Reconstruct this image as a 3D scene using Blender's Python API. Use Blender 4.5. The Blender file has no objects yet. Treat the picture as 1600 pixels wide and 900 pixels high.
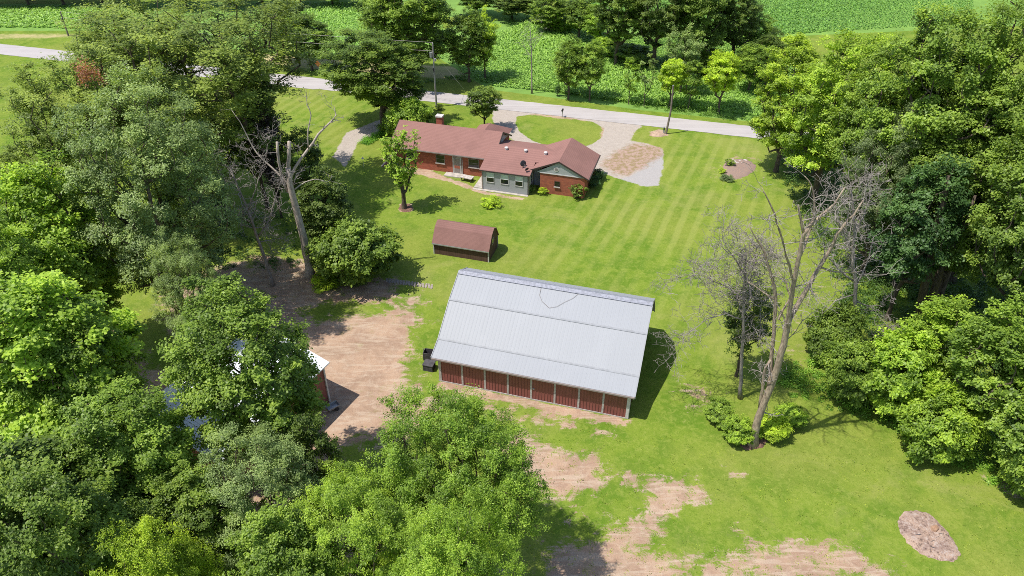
import bpy, math, random
import numpy as np
from mathutils import Vector, Matrix

# ------------------------------------------------------------ camera, sky, sun, exposure
S = bpy.context.scene
COL = S.collection
R = math.radians
CAM_H = 42.0
PITCH = 35.37
FPX = 1169.0
cam_data = bpy.data.cameras.new("camera")
cam_data.sensor_width = 36.0
cam_data.lens = 36.0 * FPX / 1600.0
cam_data.clip_start = 0.5
cam_data.clip_end = 9000.0
cam = bpy.data.objects.new("camera", cam_data)
cam.location = (0, 0, CAM_H)
cam.rotation_euler = (R(90 - PITCH), 0, 0)
COL.objects.link(cam)
S.camera = cam

SUN_EL, SHADOW_DIR = 65.0, 19.0          # elevation; direction shadows run, from +X
world = bpy.data.worlds.new("World")
S.world = world
world.use_nodes = True
wn, wl = world.node_tree.nodes, world.node_tree.links
wn.clear()
wo = wn.new("ShaderNodeOutputWorld"); bg = wn.new("ShaderNodeBackground"); sky = wn.new("ShaderNodeTexSky")
sky.sky_type = 'NISHITA'; sky.sun_disc = False
sky.sun_elevation = R(SUN_EL)
sun_az = R(SHADOW_DIR + 180)             # math angle of the sun
sky.sun_rotation = R(90) - sun_az
bg.inputs["Strength"].default_value = 0.15
wl.new(sky.outputs[0], bg.inputs[0]); wl.new(bg.outputs[0], wo.inputs[0])
sun_data = bpy.data.lights.new("sun", 'SUN')
sun_data.energy = 4.8; sun_data.angle = R(0.5); sun_data.color = (1.0, 0.955, 0.88)
sun = bpy.data.objects.new("sun", sun_data)
ldir = Vector((math.cos(R(SUN_EL)) * math.cos(R(SHADOW_DIR)), math.cos(R(SUN_EL)) * math.sin(R(SHADOW_DIR)), -math.sin(R(SUN_EL))))
sun.rotation_euler = ldir.to_track_quat('-Z', 'Y').to_euler()
sun.location = (-30, -10, 90)
COL.objects.link(sun)
S.view_settings.view_transform = 'Standard'
S.view_settings.look = 'None'
S.view_settings.gamma = 1.0
S.view_settings.exposure = 0.17
S.render.engine = 'CYCLES'
S.cycles.max_bounces = 6
S.cycles.transmission_bounces = 4
S.cycles.diffuse_bounces = 4
S.cycles.use_denoising = False
S.cycles.filter_width = 0.9

# ------------------------------------------------------------ places
_th = R(PITCH)
def at(u, v, z=0.0):
    """ground (or height z) point seen at pixel u, v of the 1600x900 photograph"""
    a = (u - 800) / FPX; b = -(v - 450) / FPX
    d = Vector((a, math.cos(_th) + b * math.sin(_th), -math.sin(_th) + b * math.cos(_th)))
    t = (z - CAM_H) / d.z
    return Vector((0, 0, CAM_H)) + d * t
def onplane(u, v, yw):
    a = (u - 800) / FPX; b = -(v - 450) / FPX
    d = Vector((a, math.cos(_th) + b * math.sin(_th), -math.sin(_th) + b * math.cos(_th)))
    return Vector((0, 0, CAM_H)) + d * (yw / d.y)
def depth_of(p):
    return p.y * math.cos(_th) - (p.z - CAM_H) * math.sin(_th)
A = R(-16.2)
EX = Vector((math.cos(A), math.sin(A), 0)); EY = Vector((-math.sin(A), math.cos(A), 0))
def fr(x, y, z=0.0):
    return EX * x + EY * y + Vector((0, 0, z))

# ------------------------------------------------------------ materials
def newmat(name):
    m = bpy.data.materials.new(name); m.use_nodes = True
    n = m.node_tree.nodes; n.clear()
    return m, n, m.node_tree.links
def nd(n, t, **kw):
    x = n.new(t)
    for k, v in kw.items():
        if k.startswith("i_"):
            key = k[2:].replace("_", " ")
            x.inputs[key].default_value = v
        else: setattr(x, k, v)
    return x
def mixrgb(n, l, fac, c1, c2, mode='MIX'):
    m = n.new("ShaderNodeMix"); m.data_type = 'RGBA'; m.blend_type = mode
    for sock, val in ((m.inputs[0], fac), (m.inputs[6], c1), (m.inputs[7], c2)):
        if isinstance(val, (int, float)): sock.default_value = val
        elif isinstance(val, tuple): sock.default_value = (*val[:3], 1)
        else: l.new(val, sock)
    return m.outputs[2]
def mth(n, l, op, a, b=0.0, clamp=False):
    m = n.new("ShaderNodeMath"); m.operation = op; m.use_clamp = clamp
    for i, v in ((0, a), (1, b)):
        if isinstance(v, (int, float)): m.inputs[i].default_value = v
        else: l.new(v, m.inputs[i])
    return m.outputs[0]
def noise(n, l, vec, scale, detail=3.0, rough=0.55, dist=0.0):
    x = n.new("ShaderNodeTexNoise")
    x.inputs["Scale"].default_value = scale; x.inputs["Detail"].default_value = detail
    x.inputs["Roughness"].default_value = rough; x.inputs["Distortion"].default_value = dist
    if vec is not None: l.new(vec, x.inputs["Vector"])
    return x.outputs["Fac"]
def ramp(n, l, fac, a, b):
    x = n.new("ShaderNodeMapRange"); x.clamp = True; x.interpolation_type = 'SMOOTHSTEP'
    x.inputs[1].default_value = a; x.inputs[2].default_value = b
    l.new(fac, x.inputs[0]); return x.outputs[0]
def finish(n, l, col, rough=0.8, spec=0.3, bump=None, bstr=0.3, bdist=0.02, metal=0.0):
    p = n.new("ShaderNodeBsdfPrincipled"); o = n.new("ShaderNodeOutputMaterial")
    if isinstance(col, tuple): p.inputs["Base Color"].default_value = (*col, 1)
    else: l.new(col, p.inputs["Base Color"])
    if isinstance(rough, (int, float)): p.inputs["Roughness"].default_value = rough
    else: l.new(rough, p.inputs["Roughness"])
    p.inputs["Specular IOR Level"].default_value = spec
    p.inputs["Metallic"].default_value = metal
    if bump is not None:
        b = n.new("ShaderNodeBump"); b.inputs["Strength"].default_value = bstr; b.inputs["Distance"].default_value = bdist
        l.new(bump, b.inputs["Height"]); l.new(b.outputs[0], p.inputs["Normal"])
    l.new(p.outputs[0], o.inputs[0]); return p
def plain(name, c, rough=0.7, spec=0.3, var=0.25, scale=3.0, metal=0.0, bstr=0.2, c2=None):
    m, n, l = newmat(name)
    tc = n.new("ShaderNodeTexCoord")
    f = noise(n, l, tc.outputs["Object"], scale, 5)
    f2 = noise(n, l, tc.outputs["Object"], scale * 9, 3)
    d = c2 or tuple(x * (1 - var) for x in c)
    col = mixrgb(n, l, ramp(n, l, f, 0.35, 0.65), c, d)
    col = mixrgb(n, l, mth(n, l, 'MULTIPLY', f2, 0.35), col, tuple(x * (1 - var) for x in c))
    finish(n, l, col, rough, spec, f2, bstr, 0.01, metal)
    return m

def m_leaf():
    m, n, l = newmat("leaves")
    oi = n.new("ShaderNodeObjectInfo")
    at_ = n.new("ShaderNodeAttribute"); at_.attribute_name = "tint"
    tint = at_.outputs["Fac"]
    base = oi.outputs["Color"]
    v = mth(n, l, 'ADD', mth(n, l, 'MULTIPLY', tint, 1.1), 0.42)
    hs = n.new("ShaderNodeHueSaturation")
    l.new(base, hs.inputs["Color"])
    l.new(mth(n, l, 'SUBTRACT', 0.515, mth(n, l, 'MULTIPLY', tint, 0.03)), hs.inputs["Hue"])
    l.new(v, hs.inputs["Value"])
    hs.inputs["Saturation"].default_value = 1.0
    col = hs.outputs[0]
    p = n.new("ShaderNodeBsdfPrincipled")
    l.new(col, p.inputs["Base Color"]); p.inputs["Roughness"].default_value = 0.48
    p.inputs["Specular IOR Level"].default_value = 0.35
    tr = n.new("ShaderNodeBsdfTranslucent")
    tcol = mixrgb(n, l, 1.0, col, (1.5, 1.55, 0.5), 'MULTIPLY')
    l.new(tcol, tr.inputs["Color"])
    ms = n.new("ShaderNodeMixShader"); ms.inputs[0].default_value = 0.33
    l.new(p.outputs[0], ms.inputs[1]); l.new(tr.outputs[0], ms.inputs[2])
    o = n.new("ShaderNodeOutputMaterial"); l.new(ms.outputs[0], o.inputs[0])
    return m
M_LEAF = m_leaf()

def m_bark(name, c, c2):
    m, n, l = newmat(name)
    tc = n.new("ShaderNodeTexCoord")
    mp = n.new("ShaderNodeMapping"); mp.inputs["Scale"].default_value = (1, 1, 0.25)
    l.new(tc.outputs["Object"], mp.inputs[0])
    f = noise(n, l, mp.outputs[0], 9, 6, 0.7)
    g = noise(n, l, tc.outputs["Object"], 1.1, 3)
    col = mixrgb(n, l, ramp(n, l, f, 0.35, 0.68), c2, c)
    col = mixrgb(n, l, mth(n, l, 'MULTIPLY', ramp(n, l, g, 0.5, 0.7), 0.6), col, tuple(x * 0.6 for x in c))
    finish(n, l, col, 0.9, 0.15, f, 0.6, 0.04)
    return m
M_BARK = m_bark("bark", (0.17, 0.135, 0.10), (0.06, 0.045, 0.035))
M_DEAD = m_bark("dead_bark", (0.46, 0.37, 0.27), (0.20, 0.155, 0.12))
M_PALE = m_bark("pale_dead_bark", (0.58, 0.50, 0.42), (0.34, 0.28, 0.23))
M_TAN = m_bark("dead_bark_tan", (0.50, 0.36, 0.20), (0.24, 0.17, 0.10))
M_GREYTWIG = m_bark("grey_twigs", (0.36, 0.32, 0.29), (0.20, 0.17, 0.15))

def m_roofshingle(name, c):
    m, n, l = newmat(name)
    tc = n.new("ShaderNodeTexCoord")
    o = tc.outputs["Object"]
    f = noise(n, l, o, 14, 4, 0.7); g = noise(n, l, o, 0.4, 5, 0.6)
    w = n.new("ShaderNodeTexWave"); w.bands_direction = 'Z'; w.wave_type = 'BANDS'
    w.inputs["Scale"].default_value = 3.3; w.inputs["Distortion"].default_value = 0.6; w.inputs["Detail"].default_value = 2
    l.new(o, w.inputs["Vector"])
    col = mixrgb(n, l, ramp(n, l, f, 0.3, 0.7), tuple(x * 0.88 for x in c), tuple(min(1, x * 1.1) for x in c))
    col = mixrgb(n, l, mth(n, l, 'MULTIPLY', ramp(n, l, g, 0.42, 0.66), 0.45), col, tuple(x * 0.7 for x in c))
    col = mixrgb(n, l, mth(n, l, 'MULTIPLY', w.outputs["Fac"], 0.22), col, tuple(x * 0.45 for x in c))
    finish(n, l, col, 0.9, 0.2, f, 0.5, 0.02)
    return m
M_SHINGLE = m_roofshingle("brown_shingles", (0.300, 0.158, 0.135))
M_SHED_SH = m_roofshingle("shed_shingles", (0.26, 0.14, 0.12))

def m_brick():
    m, n, l = newmat("red_brick")
    tc = n.new("ShaderNodeTexCoord")
    sx = n.new("ShaderNodeSeparateXYZ"); l.new(tc.outputs["Object"], sx.inputs[0])
    cx = n.new("ShaderNodeCombineXYZ")
    l.new(mth(n, l, 'ADD', sx.outputs[0], sx.outputs[1]), cx.inputs[0]); l.new(sx.outputs[2], cx.inputs[1])
    b = n.new("ShaderNodeTexBrick"); l.new(cx.outputs[0], b.inputs[0])
    b.inputs["Color1"].default_value = (0.46, 0.135, 0.075, 1); b.inputs["Color2"].default_value = (0.32, 0.085, 0.055, 1)
    b.inputs["Mortar"].default_value = (0.25, 0.15, 0.11, 1)
    b.inputs["Scale"].default_value = 1.0; b.inputs["Brick Width"].default_value = 0.30
    b.inputs["Row Height"].default_value = 0.10; b.inputs["Mortar Size"].default_value = 0.008
    g = noise(n, l, tc.outputs["Object"], 1.3, 4)
    h = noise(n, l, cx.outputs[0], 7, 3)
    col = mixrgb(n, l, mth(n, l, 'MULTIPLY', ramp(n, l, g, 0.4, 0.7), 0.45), b.outputs[0], (0.22, 0.07, 0.05))
    col = mixrgb(n, l, mth(n, l, 'MULTIPLY', ramp(n, l, h, 0.55, 0.75), 0.4), col, (0.42, 0.16, 0.10))
    finish(n, l, col, 0.9, 0.2, b.outputs["Fac"], 0.3, 0.01)
    return m
M_BRICK = m_brick()

def m_bands(name, c, axis, scale, dark=0.6, rough=0.6, spec=0.4, streak=0.3):
    m, n, l = newmat(name)
    tc = n.new("ShaderNodeTexCoord")
    w = n.new("ShaderNodeTexWave"); w.bands_direction = axis; w.wave_profile = 'SAW'
    w.inputs["Scale"].default_value = scale; w.inputs["Distortion"].default_value = 0
    l.new(tc.outputs["Object"], w.inputs["Vector"])
    mp = n.new("ShaderNodeMapping"); mp.inputs["Scale"].default_value = (6, 6, 0.6) if axis == 'X' else (0.6, 0.6, 6)
    l.new(tc.outputs["Object"], mp.inputs[0])
    g = noise(n, l, mp.outputs[0], 1.2, 5)
    h = noise(n, l, tc.outputs["Object"], 0.9, 4)
    col = mixrgb(n, l, mth(n, l, 'MULTIPLY', ramp(n, l, w.outputs["Fac"], 0.8, 1.0), dark), c, tuple(x * 0.35 for x in c))
    col = mixrgb(n, l, mth(n, l, 'MULTIPLY', ramp(n, l, g, 0.4, 0.7), streak), col, tuple(x * 0.55 for x in c))
    col = mixrgb(n, l, mth(n, l, 'MULTIPLY', ramp(n, l, h, 0.5, 0.75), streak), col, tuple(min(1, x * 1.35) for x in c))
    finish(n, l, col, rough, spec, w.outputs["Fac"], 0.3, 0.02)
    return m
M_SIDING = m_bands("grey_siding", (0.36, 0.37, 0.385), 'Z', 1.6, 0.5, 0.7, 0.3, 0.06)
M_GABLE = m_bands("gable_siding", (0.40, 0.41, 0.43), 'Z', 1.6, 0.35, 0.7, 0.3, 0.15)
M_REDMETAL = m_bands("red_metal", (0.245, 0.080, 0.068), 'X', 1.3, 0.55, 0.5, 0.4, 0.4)
M_BARNWALL = m_bands("dark_red_metal", (0.10, 0.03, 0.025), 'X', 1.3, 0.5, 0.6, 0.3, 0.4)
M_SHEDWALL = m_bands("dark_wood_siding", (0.115, 0.068, 0.052), 'X', 1.6, 0.5, 0.85, 0.15, 0.5)

def m_barnroof():
    m, n, l = newmat("pale_metal_roof")
    tc = n.new("ShaderNodeTexCoord"); o = tc.outputs["Object"]
    mp = n.new("ShaderNodeMapping"); mp.inputs["Scale"].default_value = (7, 0.25, 0.25); l.new(o, mp.inputs[0])
    g = noise(n, l, mp.outputs[0], 1.0, 5, 0.6); h = noise(n, l, o, 0.35, 4)
    k = noise(n, l, o, 6, 4)
    w = n.new("ShaderNodeTexWave"); w.bands_direction = 'X'; w.inputs["Scale"].default_value = 1.05
    l.new(o, w.inputs["Vector"])
    c = (0.320, 0.332, 0.355)
    col = mixrgb(n, l, mth(n, l, 'MULTIPLY', ramp(n, l, g, 0.35, 0.7), 0.45), c, (0.295, 0.306, 0.328))
    col = mixrgb(n, l, mth(n, l, 'MULTIPLY', ramp(n, l, h, 0.45, 0.7), 0.45), col, (0.345, 0.357, 0.38))
    col = mixrgb(n, l, mth(n, l, 'MULTIPLY', ramp(n, l, k, 0.62, 0.75), 0.3), col, (0.30, 0.30, 0.31))
    finish(n, l, col, 0.55, 0.35, w.outputs["Fac"], 0.08, 0.02, 0.0)
    return m
M_BARNROOF = m_barnroof()
M_WHITEROOF = plain("white_metal_roof", (0.74, 0.77, 0.82), 0.45, 0.4, 0.12, 0.7)
M_ROOFTRIM = plain("roof_flashing", (0.32, 0.33, 0.35), 0.5, 0.4, 0.2, 3)
M_RIDGE = plain("ridge_metal", (0.33, 0.34, 0.40), 0.45, 0.4, 0.35, 5)
M_WHITE = plain("white_trim", (0.62, 0.60, 0.58), 0.6, 0.3, 0.2, 4)
M_POST = plain("pale_post", (0.50, 0.47, 0.44), 0.7, 0.3, 0.3, 4)
M_DARKTRIM = plain("dark_fascia", (0.07, 0.05, 0.045), 0.6, 0.3, 0.3, 4)
M_GUTTER = plain("gutter", (0.30, 0.25, 0.23), 0.5, 0.4, 0.2, 4)
M_CONCRETE = plain("concrete", (0.52, 0.47, 0.42), 0.9, 0.2, 0.3, 2.5)
M_STONE = plain("pale_stone", (0.58, 0.52, 0.48), 0.9, 0.2, 0.35, 5)
M_POLEWOOD = plain("weathered_pole", (0.26, 0.21, 0.18), 0.9, 0.2, 0.3, 6)
M_GREYMETAL = plain("grey_metal", (0.42, 0.43, 0.44), 0.4, 0.5, 0.2, 5, 0.4)
M_DARKMETAL = plain("dark_metal", (0.035, 0.035, 0.04), 0.45, 0.4, 0.2, 5)
M_BLACKWOOD = plain("charcoal_boards", (0.095, 0.088, 0.095), 0.8, 0.3, 0.4, 4)
M_WIRE = plain("wire", (0.10, 0.09, 0.08), 0.6, 0.3, 0.1, 4)
M_MULCH = plain("mulch", (0.26, 0.15, 0.11), 1.0, 0.1, 0.5, 8, bstr=0.8)
M_MULCHGREY = plain("grey_mulch", (0.27, 0.20, 0.18), 1.0, 0.1, 0.45, 7, bstr=0.8, c2=(0.36, 0.24, 0.18))
def m_ash():
    m, n, l = newmat("ash_and_dirt")
    tc = n.new("ShaderNodeTexCoord"); o = tc.outputs["Object"]
    a = noise(n, l, o, 0.9, 6, 0.7, 0.8); b = noise(n, l, o, 4, 6, 0.75); c = noise(n, l, o, 14, 3)
    col = mixrgb(n, l, ramp(n, l, a, 0.40, 0.60), (0.44, 0.31, 0.235), (0.31, 0.215, 0.175))
    col = mixrgb(n, l, mth(n, l, 'MULTIPLY', ramp(n, l, b, 0.5, 0.62), 0.7), col, (0.50, 0.42, 0.37))
    col = mixrgb(n, l, mth(n, l, 'MULTIPLY', ramp(n, l, b, 0.47, 0.38), 0.8), col, (0.10, 0.07, 0.06))
    col = mixrgb(n, l, mth(n, l, 'MULTIPLY', ramp(n, l, c, 0.62, 0.72), 0.6), col, (0.42, 0.25, 0.15))
    finish(n, l, col, 1.0, 0.1, b, 1.0, 0.12)
    return m
M_ASH = m_ash()
M_CLAY = plain("orange_clay", (0.42, 0.26, 0.17), 1.0, 0.1, 0.3, 8)
M_ORANGE = plain("orange_sign_paint", (0.70, 0.22, 0.05), 0.5, 0.4, 0.15, 4)
M_BRICKCAP = plain("chimney_cap", (0.60, 0.57, 0.54), 0.8, 0.3, 0.2, 4)

def m_glass():
    m, n, l = newmat("window_glass")
    p = finish(n, l, (0.012, 0.015, 0.018), 0.08, 0.6)
    return m
M_GLASS = m_glass()
M_BLIND = plain("window_blind", (0.60, 0.68, 0.66), 0.4, 0.4, 0.1, 2)

# ------------------------------------------------------------ mesh helpers
def tag(o, label=None, cat=None, group=None, kind=None):
    if label: o["label"] = label
    if cat: o["category"] = cat
    if group: o["group"] = group
    if kind: o["kind"] = kind
    return o
class MB:
    def __init__(s): s.v = []; s.f = []
    def box(s, x0, x1, y0, y1, z0, z1, rot=None):
        b = len(s.v)
        pts = [(x0,y0,z0),(x1,y0,z0),(x1,y1,z0),(x0,y1,z0),(x0,y0,z1),(x1,y0,z1),(x1,y1,z1),(x0,y1,z1)]
        if rot: pts = [tuple(rot @ Vector(p)) for p in pts]
        s.v += pts
        s.f += [tuple(b + i for i in q) for q in ((0,3,2,1),(4,5,6,7),(0,1,5,4),(1,2,6,5),(2,3,7,6),(3,0,4,7))]
        return s
    def prism(s, prof, a0, a1, axis='x'):
        """closed profile [(p, z)] extruded along axis"""
        b = len(s.v); k = len(prof)
        for a in (a0, a1):
            for p, z in prof: s.v.append((a, p, z) if axis == 'x' else (p, a, z))
        s.f.append(tuple(b + i for i in range(k))); s.f.append(tuple(b + k + i for i in reversed(range(k))))
        for i in range(k):
            j = (i + 1) % k; s.f.append((b + i, b + k + i, b + k + j, b + j))
        return s
    def slab(s, top, a0, a1, th=0.12, axis='x'):
        return s.prism(list(top) + [(p, z - th) for p, z in reversed(top)], a0, a1, axis)
    def tube(s, pts, rads, n=8, cap=True):
        pts = [Vector(p) for p in pts]
        if isinstance(rads, (int, float)): rads = [rads] * len(pts)
        b = len(s.v)
        for i, p in enumerate(pts):
            d = (pts[min(i + 1, len(pts) - 1)] - pts[max(i - 1, 0)]).normalized()
            u = d.orthogonal().normalized() if abs(d.z) > 0.9 else d.cross(Vector((0, 0, 1))).normalized()
            if abs(d.z) > 0.9: u = (Vector((1, 0, 0)) - d * d.x).normalized()
            w = d.cross(u)
            for k in range(n):
                t = 2 * math.pi * k / n
                s.v.append(tuple(p + (u * math.cos(t) + w * math.sin(t)) * rads[i]))
        for i in range(len(pts) - 1):
            for k in range(n):
                j = (k + 1) % n
                s.f.append((b + i * n + k, b + i * n + j, b + (i + 1) * n + j, b + (i + 1) * n + k))
        if cap:
            s.f.append(tuple(b + k for k in reversed(range(n)))); s.f.append(tuple(b + (len(pts) - 1) * n + k for k in range(n)))
        return s
    def dome(s, c, rx, ry, rz, seg=12, rings=5, jit=0.0, rng=None, full=False):
        b = len(s.v); rng = rng or random.Random(1)
        lo = -math.pi / 2 if full else 0
        for i in range(rings + 1):
            t = lo + (math.pi / 2 - lo) * i / rings
            for k in range(seg):
                a = 2 * math.pi * k / seg
                q = 1 + rng.uniform(-jit, jit)
                s.v.append((c[0] + rx * math.cos(t) * math.cos(a) * q, c[1] + ry * math.cos(t) * math.sin(a) * q, c[2] + rz * math.sin(t) * (1 + rng.uniform(-jit, jit))))
        for i in range(rings):
            for k in range(seg):
                j = (k + 1) % seg
                s.f.append((b + i * seg + k, b + i * seg + j, b + (i + 1) * seg + j, b + (i + 1) * seg + k))
        return s
    def mesh(s, name, mat, smooth=False):
        me = bpy.data.meshes.new(name); me.from_pydata(s.v, [], s.f); me.update()
        me.materials.append(mat)
        if smooth: me.polygons.foreach_set("use_smooth", [True] * len(me.polygons))
        return me
    def build(s, name, mat, parent=None, smooth=False):
        o = bpy.data.objects.new(name, s.mesh(name, mat, smooth)); COL.objects.link(o)
        if parent: o.parent = parent
        return o
def empty(name, loc, rz=0.0, label=None, cat=None, group=None):
    o = bpy.data.objects.new(name, None); o.empty_display_size = 0.3
    o.location = loc; o.rotation_euler = (0, 0, rz); COL.objects.link(o)
    return tag(o, label, cat, group)
def npmesh(name, V, F, mat, attr=None, smooth=False):
    """V (n,3), F (m,4) numpy"""
    me = bpy.data.meshes.new(name)
    n, m = len(V), len(F); k = F.shape[1]
    me.vertices.add(n); me.vertices.foreach_set("co", V.astype(np.float32).ravel())
    me.loops.add(m * k); me.loops.foreach_set("vertex_index", F.astype(np.int32).ravel())
    me.polygons.add(m); me.polygons.foreach_set("loop_start", np.arange(0, m * k, k, dtype=np.int32))
    try: me.polygons.foreach_set("loop_total", np.full(m, k, dtype=np.int32))
    except Exception: pass
    me.update(calc_edges=True)
    if attr is not None:
        for an, dom, arr in attr:
            a = me.attributes.new(an, 'FLOAT', dom); a.data.foreach_set("value", arr.astype(np.float32))
    me.materials.append(mat)
    if smooth: me.polygons.foreach_set("use_smooth", np.ones(m, dtype=bool))
    return me

# ------------------------------------------------------------ ground
def poly_sd(px, py, poly):
    """signed distance, positive inside"""
    d = np.full(px.shape, 1e9); inside = np.zeros(px.shape, bool)
    n = len(poly)
    for i in range(n):
        x1, y1 = poly[i]; x2, y2 = poly[(i + 1) % n]
        ex, ey = x2 - x1, y2 - y1
        t = np.clip(((px - x1) * ex + (py - y1) * ey) / (ex * ex + ey * ey + 1e-9), 0, 1)
        d = np.minimum(d, np.hypot(px - x1 - t * ex, py - y1 - t * ey))
        c = ((y1 > py) != (y2 > py)) & (px < (x2 - x1) * (py - y1) / (y2 - y1 + 1e-12) + x1)
        inside ^= c
    return np.where(inside, d, -d)
def pxpoly(pts): return [tuple(at(u, v)[:2]) for u, v in pts]

DIRT = [  # polygon in photo pixels, softness in metres, strength
    ([(432,462),(470,452),(560,452),(600,438),(614,446),(600,472),(560,478),(520,480),(490,492),(520,498),(560,488),(610,492),(640,468),(668,480),(676,505),(650,520),(655,545),(648,580),(652,600),(640,640),(612,668),(596,700),(560,705),(530,720),(505,730),(470,720),(440,640),(380,560),(400,500)], 2.6, 1.3),
    ([(395,400),(470,410),(500,440),(498,462),(440,470),(400,450)], 1.2, 1.3),
    ([(640,455),(700,470),(692,520),(680,560),(650,540),(640,500)], 2.2, 0.55),
    ([(600,640),(690,604),(760,622),(790,640),(860,640),(900,652),(985,662),(975,672),(930,664),(850,660),(800,668),(760,664),(700,640),(640,690),(590,720),(540,740),(520,720)], 1.0, 0.78),
    ([(684,596),(985,658),(982,666),(680,605)], 0.4, 1.3),
    ([(742,628),(772,630),(770,650),(738,648)], 0.5, 0.95),
    ([(822,648),(856,650),(852,664),(820,662)], 0.5, 0.9),
    ([(874,656),(902,659),(900,674),(872,672)], 0.45, 0.95),
    ([(924,667),(966,672),(962,687),(920,682)], 0.5, 0.9),
    ([(800,640),(870,700),(930,708),(952,735),(940,768),(900,780),(870,800),(840,770),(800,730),(780,690)], 1.6, 0.95),
    ([(965,738),(995,740),(995,760),(968,760)], 0.5, 0.85),
    ([(1015,752),(1090,756),(1098,775),(1050,800),(1030,830),(990,860),(1040,870),(1060,885),(1050,910),(860,915),(850,850),(930,845),(980,815),(1010,785)], 1.5, 1.0),
    ([(1150,835),(1230,845),(1330,845),(1380,880),(1420,915),(1120,915),(1030,905),(1080,875),(1160,860)], 1.8, 0.8),
    ([(870,800),(960,790),(950,815),(880,825)], 1.4, 0.75),
    ([(1050,590),(1125,605),(1118,640),(1070,640)], 1.4, 0.5),
    ([(1390,655),(1430,670),(1480,720),(1440,700)], 1.0, 0.58),
    ([(1540,740),(1610,755),(1610,785),(1560,770)], 1.0, 0.7),
    ([(1140,738),(1165,738),(1165,748),(1140,748)], 0.3, 0.8),
    ([(-60,480),(60,470),(130,480),(230,560),(280,590),(300,640),(420,720),(540,740),(640,900),(820,905),(830,960),(-400,1000),(-300,600)], 2.5, 0.72),
    ([(195,575),(280,580),(275,625),(200,615)], 0.8, 1.0),
    ([(250,440),(400,400),(420,450),(440,520),(380,600),(260,520)], 1.8, 0.85),
    ([(940,195),(958,190),(948,225),(935,235)], 0.5, 0.9),
    ([(806,172),(850,176),(940,188),(945,192),(880,186),(806,178)], 0.35, 0.75),
    ([(596,246),(616,240),(700,277),(740,291),(752,298),(820,310),(816,314),(745,301),(700,284),(604,262)], 0.18, 0.8),
    ([(1014,206),(1030,202),(1046,211),(1030,214),(1016,212)], 0.3, 1.0),
    ([(624,318),(645,318),(646,330),(624,332)], 0.25, 0.95),
    ([(545,268),(600,190),(615,212),(560,245)], 0.5, 0.2),
    ([(1100,245),(1190,235),(1200,262),(1180,290),(1110,285)], 2.0, 0.40),
    ([(1210,460),(1290,400),(1320,500),(1270,600),(1210,560)], 2.0, 0.30),
]
GRAVEL = [
    ([(770,165),(800,158),(935,182),(1008,193),(992,205),(985,220),(1010,224),(1036,232),(1036,262),(1028,290),(1010,292),(975,282),(935,268),(900,250),(830,236),(790,212),(770,190)], 0.6, 1.0),
    ([(520,245),(540,208),(595,186),(622,178),(634,186),(612,200),(560,222),(540,262)], 0.5, 0.92),
    ([(-40,330),(160,330),(160,345),(-40,350)], 0.5, 0.0),
]
ISLAND = [(808,182),(835,178),(880,182),(925,190),(944,200),(941,214),(925,226),(900,232),(862,230),(832,220),(812,206),(805,193)]
BROWN = [([(960,236),(990,222),(1040,228),(1036,246),(1010,262),(985,276),(950,270),(938,256)], 1.3, 0.95)]
STRAW = [
    ([(-300,52),(132,50),(132,58),(60,63),(-300,66)], 2.0, 0.55),
    ([(398,84),(470,88),(560,98),(700,104),(790,112),(790,122),(700,124),(640,118),(560,112),(470,106),(398,96)], 1.2, 1.0),
    ([(1170,205),(1215,190),(1240,200),(1210,215)], 0.6, 0.3),
    ([(1150,180),(1200,185),(1200,195),(1150,188)], 0.8, 0.7),
]
GRASSY = [
    ([(648,476),(705,468),(695,525),(668,560),(655,610),(640,625),(632,560),(640,510)], 2.0, 1.0),
    ([(455,480),(520,466),(585,470),(600,482),(555,490),(500,502),(470,496)], 1.5, 1.0),
    ([(510,690),(560,672),(600,690),(585,745),(520,770)], 1.8, 0.9),
    ([(690,612),(800,636),(850,652),(980,672),(960,720),(880,700),(800,690),(760,670),(700,640)], 1.2, 0.45),
    ([(850,775),(960,770),(985,790),(940,830),(870,840),(840,810)], 1.6, 0.5),
]
CROP = [
    ([(640,60),(700,100),(765,140),(860,152),(1000,172),(1230,196),(1260,120),(1180,60),(1000,40),(900,20),(790,20)], 0.6, 1.0),
    ([(-400,6),(150,6),(560,0),(560,94),(400,82),(132,48),(-400,50)], 0.8, 1.0),
    ([(1120,62),(1600,40),(1600,-30),(860,-8),(1000,30)], 0.8, 1.0),
    ([(800,-8),(800,25),(560,30),(560,0)], 0.8, 1.0),
]
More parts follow.
